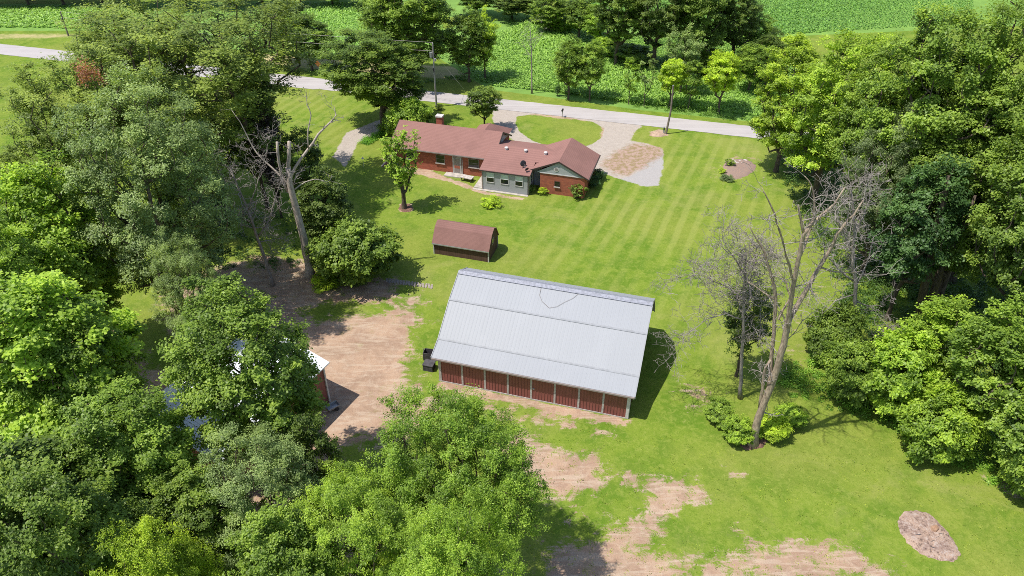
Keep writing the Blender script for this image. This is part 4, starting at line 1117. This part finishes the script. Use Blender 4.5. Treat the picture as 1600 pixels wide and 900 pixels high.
# ------------------------------------------------------------ house
def window(root, x, y, z0, z1, w, face='-y', frame=M_WHITE, blind=False, sill=False):
    t = 0.06
    def bx(mb, a0, a1, d0, d1, c0, c1):
        if face == '-y': mb.box(a0, a1, y - d1, y - d0, c0, c1)
        else: mb.box(x + d0, x + d1, a0, a1, c0, c1)
    c = x if face == '-y' else y
    f = MB(); bx(f, c - w/2, c - w/2 + t, .003, .06, z0, z1); bx(f, c + w/2 - t, c + w/2, .003, .06, z0, z1)
    bx(f, c - w/2 + t + .001, c + w/2 - t - .001, .003, .06, z1 - t, z1); bx(f, c - w/2 + t + .001, c + w/2 - t - .001, .003, .06, z0, z0 + t)
    zm = (z0 + z1) / 2; bx(f, c - w/2 + t + .001, c + w/2 - t - .001, .003, .05, zm - .02, zm + .02)
    o = f.build('window', frame, root)
    p = MB(); bx(p, c - w/2 + t + .002, c + w/2 - t - .002, .003, .02, z0 + t + .001, zm - .021); p.build('pane', M_GLASS, o)
    p = MB(); bx(p, c - w/2 + t + .002, c + w/2 - t - .002, .003, .022, zm + .021, z1 - t - .001); p.build('blind' if blind else 'pane', M_BLIND if blind else M_GLASS, o)
    if sill:
        p = MB(); bx(p, c - w/2 - .06, c + w/2 + .06, .062, .14, z0 - .10, z0 + .02); p.build('sill', M_STONE, o)
def build_house():
    ox, oy = -26.0, 80.0
    root = empty('house', fr(ox, oy), A, "low red brick ranch house with brown shingled roofs and a grey sided room", 'house')
    X = lambda x: x - ox; Y = lambda y: y - oy
    P = lambda pts: [(Y(p), z) for p, z in pts]
    # left wing
    MB().prism(P([(78.4, 0), (85.4, 0), (85.4, 2.6), (81.9, 4.45), (78.4, 2.66)]), X(-38.2), X(-25.25)).build('brick_wall', M_BRICK, root)
    roofL = MB().slab(P([(78.02, 2.70), (81.85, 4.66), (85.75, 2.62)]), X(-38.55), X(-24.95), .13).build('roof', M_SHINGLE, root)
    MB().box(X(-38.5), X(-25.9), Y(77.93), Y(78.017), 2.55, 2.68).build('gutter', M_GUTTER, roofL)
    MB().slab(P([(78.0, 2.68), (81.85, 4.64), (85.75, 2.60)]), X(-38.61), X(-38.553), .2).build('rake_trim', M_DARKTRIM, roofL)
    MB().slab(P([(78.0, 2.68), (81.85, 4.64), (85.75, 2.60)]), X(-24.947), X(-24.89), .2).build('rake_trim', M_DARKTRIM, roofL)
    MB().prism(P([(80.3, 3.0), (83.6, 3.0), (85.1, 2.75), (81.85, 4.40), (80.3, 3.65)]), X(-25.248), X(-25.2)).build('gable_siding', M_GABLE, root)
    # rear entry wing (hip roof)
    MB().box(X(-29.5), X(-25.7), Y(85.403), Y(87.2), 0, 2.5).build('brick_wall', M_BRICK, root)
    h = MB(); e = 2.64
    a, b_, c, d = (X(-29.9), Y(82.2), e + 0), (X(-25.35), Y(82.2), e + 0), (X(-25.35), Y(87.6), e), (X(-29.9), Y(87.6), e)
    r0, r1 = (X(-27.6), Y(82.3), 4.22), (X(-27.6), Y(84.9), 4.22)
    h.v = [a, b_, c, d, r0, r1]; h.f = [(0, 4, 5, 3), (1, 2, 5, 4), (2, 3, 5), (0, 3, 2, 1), (0, 1, 4)]
    h.build('roof', M_SHINGLE, root)
    # centre
    MB().prism(P([(78.2, 0), (84.0, 0), (84.0, 2.4), (80.1, 3.6), (78.2, 3.1)]), X(-25.22), X(-19.0)).build('wall', M_SIDING, root)
    MB().prism(P([(75.4, 0), (78.19, 0), (78.19, 3.07), (75.4, 2.50)]), X(-25.6), X(-19.95)).build('grey_siding_wall', M_SIDING, root)
    MB().slab(P([(75.24, 2.60), (80.1, 3.78), (84.4, 2.5)]), X(-25.85), X(-19.72), .12).slab(P([(77.75, 3.207), (80.1, 3.78), (84.4, 2.5)]), X(-19.718), X(-17.2), .12).build('roof', M_SHINGLE, root)
    MB().box(X(-25.85), X(-19.72), Y(75.17), Y(75.237), 2.50, 2.58).build('gutter', M_DARKTRIM, root)
    MB().box(X(-25.62), X(-25.50), Y(75.35), Y(75.397), 0, 2.44).build('corner_trim', M_GUTTER, root)
    MB().box(X(-20.0), X(-19.9), Y(75.33), Y(75.397), 0, 2.44).build('downspout', M_DARKTRIM, root)
    MB().box(X(-19.946), X(-19.9), Y(75.4), Y(75.55), 0, 2.44).build('corner_trim', M_WHITE, root)
    for xw in (-24.55, -22.8, -21.05): window(root, X(xw), Y(75.4), 1.02, 2.34, .98, blind=True)
    window(root, X(-19.95), Y(76.7), 1.0, 2.1, .9, face='+x')
    # right wing
    MB().prism([(X(-18.8), 0), (X(-13.5), 0), (X(-13.5), 2.66), (X(-18.8), 2.66)], Y(76.5), Y(83.0), 'y').build('brick_wall', M_BRICK, root)
    MB().prism([(X(-19.2), 2.672), (X(-13.45), 2.672), (X(-16.6), 4.15)], Y(76.46), Y(76.56), 'y').build('gable_siding', M_GABLE, root)
    MB().prism([(X(-18.8), 2.665), (X(-13.5), 2.665), (X(-16.6), 4.1)], Y(82.8), Y(82.98), 'y').build('gable_siding', M_GABLE, root)
    MB().box(X(-18.85), X(-13.46), Y(76.42), Y(76.497), 2.58, 2.67).build('frieze', M_WHITE, root)
    rr = MB().slab([(X(-20.05), 2.86), (X(-16.6), 4.36), (X(-13.05), 2.56)], Y(76.36), Y(83.2), .11, 'y').build('roof', M_SHINGLE, root)
    MB().slab([(X(-20.0), 2.86), (X(-16.6), 4.34), (X(-13.05), 2.54)], Y(76.30), Y(76.357), .17, 'y').build('rake_trim', M_DARKTRIM, rr)
    MB().box(X(-13.04), X(-12.94), Y(76.36), Y(83.2), 2.42, 2.55).build('gutter', M_DARKTRIM, rr)
    window(root, X(-16.75), Y(76.5), 1.05, 1.75, .62, frame=M_DARKTRIM, sill=True)
    window(root, X(-13.5), Y(78.6), 1.2, 2.1, .7, face='+x', frame=M_DARKTRIM)
    window(root, X(-13.5), Y(81.2), 1.2, 2.1, .7, face='+x', frame=M_DARKTRIM)
    m = MB(); pts = [(X(-16.9) + .30 * math.cos(t), Y(76.42), 3.28 + .30 * math.sin(t)) for t in np.linspace(0, 2 * math.pi, 25)[:-1]]
    b = len(m.v); m.v += pts; m.v += [(x, Y(76.459), z) for x, _, z in pts]; m.f.append(tuple(range(24))); m.f += [(i, i + 24, (i + 1) % 24 + 24, (i + 1) % 24) for i in range(24)]
    v = m.build('gable_vent', M_WHITE, root)
    m = MB()
    for k in range(5):
        z = 3.13 + k * .075; w = math.sqrt(max(0, .2 ** 2 - (z - 3.28) ** 2)); m.box(X(-16.9) - w, X(-16.9) + w, Y(76.40), Y(76.418), z - .012, z + .012)
    m.build('slats', M_GUTTER, v)
    # left wing front openings
    for xw, w in ((-31.95, 1.15), (-27.6, 1.35), (-35.9, 1.15)): window(root, X(xw), Y(78.4), 1.15, 2.25, w, frame=M_GUTTER, sill=True)
    dr = MB(); dr.box(X(-30.25), X(-29.3), Y(78.33), Y(78.397), .12, 2.15); do = dr.build('door', M_POST, root)
    MB().box(X(-30.12), X(-29.43), Y(78.31), Y(78.327), 1.2, 2.03).build('pane', M_GUTTER, do)
    MB().box(X(-30.12), X(-29.43), Y(78.31), Y(78.327), .75, 1.12).build('panel', M_BRICK, do)
    MB().box(X(-30.12), X(-29.43), Y(78.31), Y(78.327), .25, .68).build('panel', M_GUTTER, do)
    MB().box(X(-30.33), X(-30.252), Y(78.30), Y(78.397), 0.1, 2.22).build('door_frame', M_WHITE, do)
    MB().box(X(-29.298), X(-29.22), Y(78.30), Y(78.397), 0.1, 2.22).build('door_frame', M_WHITE, do)
    MB().box(X(-30.33), X(-29.22), Y(78.30), Y(78.397), 2.222, 2.3).build('door_frame', M_WHITE, do)
    MB().tube([(X(-29.1), Y(78.34), .1), (X(-29.1), Y(78.34), 2.5)], .04, 6).build('downspout', M_WHITE, root)
    # chimney
    ch = MB().box(X(-33.8), X(-33.05), Y(82.3), Y(82.95), 3.6, 5.35).build('chimney', M_BRICK, root)
    MB().box(X(-33.88), X(-32.97), Y(82.22), Y(83.03), 5.352, 5.52).build('cap', M_BRICKCAP, ch)
    # roof vents
    for xv, yv in ((-23.75, 79.35), (-21.35, 79.35), (-18.9, 79.35)):
        z = 2.56 + (yv - 75.1) * .244
        m = MB(); m.tube([(X(xv), Y(yv), z - .05), (X(xv), Y(yv), z + .22)], .17, 12).tube([(X(xv), Y(yv), z + .221), (X(xv), Y(yv), z + .30)], [.24, .20], 12)
        m.build('roof_vent', M_WHITE, root)
    # satellite dishes
    def dish(x, y, z, s, az):
        d = empty('satellite_dish', (X(x), Y(y), z), az); d.parent = root
        m = MB(); m.tube([(0, 0, -.05), (0, 0, .45 * s)], .03, 6).tube([(0, 0, .2 * s), (.0, -.45 * s, .35 * s)], .02, 5); m.build('mast', M_GREYMETAL, d)
        m = MB(); seg = 16; b = 0
        for i in range(5):
            r = .36 * s * i / 4
            for k in range(seg): m.v.append((r * math.cos(2 * math.pi * k / seg) * 1.15, .03 + .25 * (r ** 2) / s - .08, .55 * s + r * math.sin(2 * math.pi * k / seg)))
        for i in range(4):
            for k in range(seg): m.f.append((i * seg + k, i * seg + (k + 1) % seg, (i + 1) * seg + (k + 1) % seg, (i + 1) * seg + k))
        o = m.build('dish', M_DARKMETAL, d, True); o.rotation_euler = (R(-25), 0, 0)
        so = o.modifiers.new("thick", 'SOLIDIFY'); so.thickness = 0.02
    dish(-20.75, 76.5, 2.9, 1.0, .9); dish(-20.35, 75.95, 2.78, .65, -2.2)
    # paved step
    MB().box(X(-31.2), X(-28.9), Y(77.3), Y(78.32), 0, .10).build('step', M_CONCRETE, root)
    MB().box(X(-26.7), X(-25.62), Y(75.5), Y(78.39), 0, .07).build('step', M_CONCRETE, root)
    MB().box(X(-26.7), X(-19.9), Y(75.0), Y(75.38), 0, .05).build('footing', M_CONCRETE, root)
build_house()

def simple(name, label, cat, loc, rz=0): return empty(name, loc, rz, label, cat)
# picnic style bench slab by the back door
def garden_table():
    b = fr(-28.0, 76.95); root = simple('low_table', "pale low table standing by the back door of the brick house", 'table', b, A - .15)
    MB().box(-.75, .75, -.42, .42, .46, .54).build('table_top', M_STONE, root)
    for x in (-.6, .6):
        for y in (-.3, .3): MB().box(x - .05, x + .05, y - .05, y + .05, 0, .459).build('leg', M_DARKTRIM, root)
garden_table()
def ac_unit():
    b = fr(-37.7, 77.55); root = simple('air_conditioner', "round grey air conditioner outside the left end of the brick house", 'air conditioner', b, A)
    MB().tube([(0, 0, 0), (0, 0, .7)], .38, 16).build('casing', M_GREYMETAL, root)
    MB().tube([(0, 0, .702), (0, 0, .76)], [.34, .26], 16).build('fan_cover', M_DARKTRIM, root)
    for k in range(5): MB().tube([(.4 * math.cos(t), .4 * math.sin(t), .12 + k * .12) for t in np.linspace(0, 6.28, 17)], .012, 4).build('casing_band', M_POST, root)
ac_unit()
def slab_walk():
    b = fr(-38.9, 78.8); root = simple('concrete_pad', "concrete edged pad around the left corner of the brick house", 'concrete pad', b, A)
    MB().box(-.6, .65, -1.3, 2.0, 0, .05).build('slab', M_MULCH, root)
    MB().box(-.75, -.602, -1.3, 2.0, 0, .12).build('edging', M_STONE, root)
slab_walk()

# garage
def build_garage():
    C = at(515, 566, 4.0); d1 = math.atan2(0.45, -0.893)       # direction of the gable edge
    root = empty('garage', (C.x, C.y, 0), d1, "white roofed garage with red walls half hidden by the tall leafy tree", 'garage')
    # local: x runs along the gable edge away from the corner, y along the eave (towards camera) = +90 deg
    W, Ln = 9.0, 11.5
    def pr(pts, a0, a1, mat, nm, par=root): return MB().prism(pts, a0, a1, 'y').build(nm, mat, par)
    pr([(.45, 0), (W - .45, 0), (W - .45, 3.75), (W / 2, 4.75), (.45, 3.75)], .4, Ln - .4, M_REDMETAL, 'wall')
    rf = MB().slab([(0, 4.0), (W / 2, 5.15), (W, 4.0)], 0, Ln, .10, 'y').build('roof', M_WHITEROOF, root)
    rib = MB()
    for k in range(43):
        y = .02 + (Ln - .04) * k / 42
        for a, b in (((0, 4.0), (W / 2, 5.15)), ((W / 2, 5.15), (W, 4.0))):
            q = len(rib.v)
            for (x, z) in (a, b): rib.v += [(x, y - .03, z - .01), (x, y, z + .035), (x, y + .03, z - .01)]
            rib.f += [(q, q + 1, q + 4, q + 3), (q + 1, q + 2, q + 5, q + 4)]
    rib.build('ribs', M_WHITEROOF, rf)
    for x, y in ((.35, .3), (.35, Ln - .45)): MB().box(x, x + .14, y, y + .14, 0, 3.8).build('corner_trim', M_WHITE, root)
build_garage()
def cart():
    b = at(521, 640); root = simple('garden_cart', "small grey garden cart in the shade beside the white roofed garage", 'cart', b, .7)
    root.scale = (.8, .8, .8)
    m = MB(); m.v = [(-.5, -.3, .3), (.5, -.3, .3), (.5, .3, .3), (-.5, .3, .3), (-.65, -.42, .62), (.62, -.42, .62), (.62, .42, .62), (-.65, .42, .62)]
    m.f = [(0, 3, 2, 1), (0, 1, 5, 4), (1, 2, 6, 5), (2, 3, 7, 6), (3, 0, 4, 7)]
    t = m.build('tub', M_GREYMETAL, root); s = t.modifiers.new('thick', 'SOLIDIFY'); s.thickness = .03
    for y in (-.36, .36): MB().tube([(.25, y - .04, .2), (.25, y + .04, .2)], .2, 14).build('wheel', M_DARKMETAL, root)
    MB().tube([(-.5, .2, .3), (-1.1, .22, .6), (-1.1, -.22, .6), (-.5, -.2, .3)], .025, 6).build('handle', M_GREYMETAL, root)
    for y in (-.2, .2): MB().box(-.42, -.36, y - .03, y + .03, 0, .3).build('leg', M_GREYMETAL, root)
cart()

# ------------------------------------------------------------ poles, wires, signs
def utility_pole(name, u, v, vt, label, group=None, transformer=False, r=.14):
    b = at(u, v); H = height_at(u, v, vt); root = empty(name, b, A, label, 'utility pole', group)
    MB().tube([(0, 0, -.1), (0, 0, H)], [r, r * .68], 10).build('pole', M_GREYWOOD if transformer else M_POLEWOOD, root)
    if transformer:
        MB().tube([(-.33, 0, H - 1.95), (-.33, 0, H - 1.25)], .22, 12).build('transformer', M_GREYMETAL, root)
        MB().tube([(.27, -.05, H - 2.45), (.27, -.05, H - 2.05)], .16, 10).build('transformer', M_GREYMETAL, root)
        MB().tube([(-.12, 0, H - 1.1), (.12, 0, H - 1.1)], .05, 6).build('bracket', M_GREYMETAL, root)
        MB().box(-.045, .045, -r - .06, -r - .003, 3.6, H - 2.5).build('conduit', M_GREYMETAL, root)
        MB().box(-.1, .1, -r - .14, -r - .062, H - 3.9, H - 3.4).build('cutout', M_DARKMETAL, root)
        for k, z in enumerate((0.06,)): MB().tube([(0, 0, H), (0, 0, H + .16)], .05, 6).build('insulator', M_WHITE, root)
    return b, H, root
M_GREYWOOD = plain("grey_pole_wood", (0.36, 0.33, 0.30), 0.9, 0.2, 0.3, 6)
pA, hA, rA = utility_pole('utility_pole', 682, 167, 68, "tall grey utility pole with transformer behind the house", None, True)
pB, hB, rB = utility_pole('utility_pole', 107, 56, 18, "distant utility pole in the upper left field", None, False, .16)
MB().box(-.2, .2, -.3, -.16, 2.6, 3.2).build('box', M_DARKMETAL, rB)
def wire(z0, z1, sag, label):
    a = pA + Vector((0, 0, z0)); b = pB + Vector((0, 0, z1)); n = 24; pts = []
    for i in range(n + 1):
        f = i / n; pts.append(a.lerp(b, f) - Vector((0, 0, sag * 4 * f * (1 - f))))
    tag(MB().tube(pts, .022, 5).build('power_line', plain("aluminium_wire", (.40, .36, .33), .5, .4, .1)), label, 'wire', "wires between the two utility poles")
wire(hA + .15, hB, .45, "upper power line from the utility pole towards the upper left")
wire(hA - 1.05, hB - 1.0, .6, "lower power line from the utility pole towards the upper left")
g = at(727, 142) - pA
m = MB().tube([Matrix.Rotation(-A, 3, 'Z') @ Vector((0, 0, hA - 1.2)), Matrix.Rotation(-A, 3, 'Z') @ Vector((g.x, g.y, 0))], .02, 4); m.build('guy_wire', M_GREYMETAL, rA)

b = at(1040.5, 209); H = height_at(1040.5, 209, 134); root = empty('bare_pole', b, A, "bare dark wooden pole with a small meter box in the front lawn by the road", 'pole')
lean = at(1046.5, 209).x - b.x
MB().tube([(0, 0, -.1), (lean * .5, 0, H / 2), (lean * .3, 0, H)], [.15, .125, .10], 10).build('pole', M_POLEWOOD, root)
MB().tube([(lean * .3, 0, H + .002), (lean * .3, 0, H + .08)], .11, 10).build('cap', M_GREYMETAL, root)
MB().box(-.42, -.2, -.12, .12, .0, .95).build('meter_box', M_GREYMETAL, root)
MB().box(-.40, -.22, -.135, -.122, .55, .85).build('meter', M_DARKMETAL, root)

b = at(878.5, 183); root = empty('mailbox', b, A, "small dark mailbox on a post at the road edge of the grass island", 'mailbox')
MB().box(-.05, .05, -.05, .05, 0, .95).build('post', M_POST, root)
m = MB(); prof = [(-.11, .95), (.11, .95), (.11, 1.1)] + [(.11 * math.cos(t), 1.1 + .11 * math.sin(t)) for t in np.linspace(.3, 2.84, 6)] + [(-.11, 1.1)]
m.prism([(p, z) for p, z in prof], -.28, .28, 'y'); m.build('box', M_DARKMETAL, root)
MB().box(.115, .13, -.1, -.05, 1.02, 1.22).build('flag', M_ORANGE, root)

b = at(499, 114); root = empty('road_sign', b, A, "orange diamond sign on a post across the road, upper left of the house", 'road sign')
MB().tube([(0, 0, 0), (0, 0, 1.9)], .04, 6).build('post', M_GREYMETAL, root)
MB().box(-.38, .38, -.06, -.042, -.38, .38, Matrix.Translation((0, 0, 1.55)).to_4x4() @ Matrix.Rotation(R(45), 4, 'Y')).build('panel', M_ORANGE, root)

b = at(568.5, 262); root = empty('bird_feeder', b, A, "thin pale bird feeder pole in the lawn left of the house", 'bird feeder')
MB().tube([(0, 0, 0), (0, 0, 1.25)], .025, 6).build('pole', M_WHITE, root)
MB().box(-.14, .14, -.14, .14, 1.252, 1.29).build('tray', M_WHITE, root)
MB().tube([(0, 0, 1.292), (0, 0, 1.5)], [.11, .02], 8).build('cover', M_WHITE, root)

# ------------------------------------------------------------ stepping stones
M_PAVER = plain('worn_paver', (0.40, 0.345, 0.295), 0.95, 0.1, 0.35, 6)
p0, p1 = at(603, 438), at(677, 448); rng = random.Random(9); n = 17
dirv = (p1 - p0) / n; perp = Vector((-dirv.y, dirv.x, 0)).normalized()
for i in range(n):
    c = p0 + dirv * (i + .5) + perp * rng.uniform(-.05, .05)
    w = dirv.length * rng.uniform(.38, .46); L = rng.uniform(.36, .44)
    m = MB(); k = 8
    ring = []
    for j in range(k):
        t = 2 * math.pi * (j + .5) / k; ring.append((w * (abs(math.cos(t)) ** .6) * (1 if math.cos(t) > 0 else -1), L * (abs(math.sin(t)) ** .6) * (1 if math.sin(t) > 0 else -1)))
    m.v = [(x, y, 0.0) for x, y in ring] + [(x * .96, y * .96, .05) for x, y in ring]
    m.f = [tuple(range(k, 2 * k))] + [(j, (j + 1) % k, (j + 1) % k + k, j + k) for j in range(k)]
    o = m.build('paving_stone', M_PAVER); o.location = c; o.rotation_euler = (0, 0, math.atan2(dirv.y, dirv.x) + rng.uniform(-.12, .12) + .3)
    tag(o, "pale paving stone in the row of stepping stones between bush and barn", 'paving stone', "row of stepping stones")

# ------------------------------------------------------------ beds and small plants
def patch(name, poly, mat, z, label, cat, rise=0.0, seed=1, kind=None):
    P_ = pxpoly(poly); cx = sum(p[0] for p in P_) / len(P_); cy = sum(p[1] for p in P_) / len(P_)
    rng = random.Random(seed); m = MB(); K = 64; rings = 10
    # resample outline
    per = []; tot = 0
    for i in range(len(P_)):
        a, b2 = P_[i], P_[(i + 1) % len(P_)]; per.append(math.hypot(b2[0] - a[0], b2[1] - a[1])); tot += per[-1]
    out = []
    for k in range(K):
        s = tot * k / K; i = 0
        while s > per[i]: s -= per[i]; i += 1
        f = s / per[i]; a, b2 = P_[i], P_[(i + 1) % len(P_)]; out.append((a[0] + (b2[0] - a[0]) * f - cx, a[1] + (b2[1] - a[1]) * f - cy))
    for r in range(rings):
        f = 1 - r / rings
        for k in range(K):
            j = rng.uniform(.965, 1.035) if r < 2 else rng.uniform(.98, 1.02)
            zz = -0.02 if r == 0 else (z if r > 1 else .012) + rise * (1 - f * f) + rng.uniform(0, .8) * max(rise, .12) * .5
            m.v.append((out[k][0] * f * j, out[k][1] * f * j, zz))
    m.v.append((0, 0, z + rise)); c = len(m.v) - 1
    for r in range(rings - 1):
        for k in range(K): m.f.append((r * K + k, r * K + (k + 1) % K, (r + 1) * K + (k + 1) % K, (r + 1) * K + k))
    for k in range(K): m.f.append(((rings - 1) * K + k, (rings - 1) * K + (k + 1) % K, c))
    o = m.build(name, mat, None, True); o.location = (cx, cy, 0)
    return tag(o, label, cat, None, kind)
patch('flower_bed', [(1128,262),(1134,250),(1150,248),(1168,249),(1182,258),(1180,266),(1168,275),(1150,281),(1134,280)], M_MULCHGREY, .05, "oval mulch bed in the lawn near the right hand trees", 'flower bed', .12, 3)
burn = patch('burn_pile', [(1401,812),(1408,800),(1432,796),(1450,800),(1468,816),(1482,832),(1496,852),(1503,868),(1490,878),(1468,877),(1440,868),(1418,850),(1405,832)], M_ASH, .03, "round patch of ash and dirt in the lawn at the bottom right", 'burn patch', .13, 4)
patch('clay_lump', [(1452,826),(1461,823),(1467,829),(1462,834),(1454,833)], M_CLAY, .26, "orange clay lump on the ash patch", 'clay', .08, 5)
patch('dirt_mound', [(1017,211),(1022,204),(1032,207),(1044,211),(1034,214),(1022,214)], M_CLAY if False else plain("pale_dirt", (.50, .36, .26), 1, .1, .3, 4), .03, "small pale dirt mound at the foot of the bare pole", 'dirt mound', .15, 6)
patch('mulch_ring', [(622,326),(626,319),(640,318),(646,324),(642,331),(630,332)], M_MULCH, .03, "mulch ring round the young tree in front of the house", 'mulch', .05, 7)
patch('root_litter', [(1150,690),(1160,678),(1185,676),(1200,688),(1192,700),(1165,704)], M_MULCH, .04, "bark litter at the foot of the big dead tree", 'litter', .15, 8)
def rocks(spots, label, group, seed, mat=M_STONE, name='rock'):
    rng = random.Random(seed)
    for u, v, s in spots:
        m = MB(); m.dome((0, 0, 0), s, s * .75, s * .6, 8, 4, .16, rng)
        o = m.build(name, mat); o.location = at(u, v) + Vector((0, 0, .02)); o.rotation_euler = (0, 0, rng.uniform(0, 6)); tag(o, label, 'rock', group)
rocks([(1148,254,.35),(1152,256,.3),(1156,252,.28),(1159,256,.26),(1164,251,.3),(1145,250,.25)], "pale rock at the upper edge of the oval mulch bed", "rocks in the mulch bed", 5)
rocks([(1421,808,.10),(1445,818,.14),(1484,857,.18),(1469,862,.12),(1466,859,.1),(1478,861,.1),(1412,822,.09),(1430,835,.09)], "small pale stone lying in the ash patch", "stones in the ash patch", 6)
rng = random.Random(31)
for i in range(5):
    t = rng.uniform(0, 6.28); u = 1453 + 34 * math.cos(t) * rng.uniform(.2, 1); v = 840 + 26 * math.sin(t) * rng.uniform(.2, 1)
    m = MB(); L = rng.uniform(.25, .5); m.tube([(-L/2, 0, .04), (0, rng.uniform(-.06, .06), .07), (L/2, 0, .05)], [.02, .017, .01], 5)
    o = m.build('charred_stick', M_BLACKWOOD if i % 3 else M_POLEWOOD); o.location = at(u, v) + Vector((0, 0, .12)); o.rotation_euler = (0, 0, rng.uniform(0, 3.1))
    tag(o, "charred stick lying on the ash patch", 'stick', "charred sticks on the ash patch")
sp = [('shrub', 1140,259,.6,.8,'mid',"round green shrub at the upper left of the oval mulch bed"),
      ('shrub2',1134,281,.85,.5,'blue',"blue green spreading juniper at the lower left of the oval mulch bed"),
      ('shrub2',1127,270,.5,.6,'lime',"light green weed clump at the left edge of the oval mulch bed"),
      ('shrub', 848,303,.6,.7,'lime',"small yellow green shrub under the brick gable wall"),
      ('shrub', 903,309,.95,1.6,'forest',"dark upright shrub at the right corner of the brick gable wall"),
      ('shrub', 829,300,.55,.8,'mid',"small shrub in the recess beside the grey sided room"),
      ('shrub', 925,292,.9,1.2,'deep',"dark shrub in the shade of the house's right wall, nearer one"),
      ('shrub', 934,281,.8,1.2,'deep',"dark shrub in the shade of the house's right wall, farther one"),
      ('shrub2',770,321,1.25,.75,'lime',"spiky leaved perennial clump in the lawn in front of the grey room"),
      ('shrub', 600,205,.9,1.0,'bright',"rounded shrub at the end of the low hedge by the gravel track"),
]
for k, u, v, r, h, c, lab in sp:
    place_tree(k, at(u, v), h, r, c, lab, name='shrub', cat='shrub')
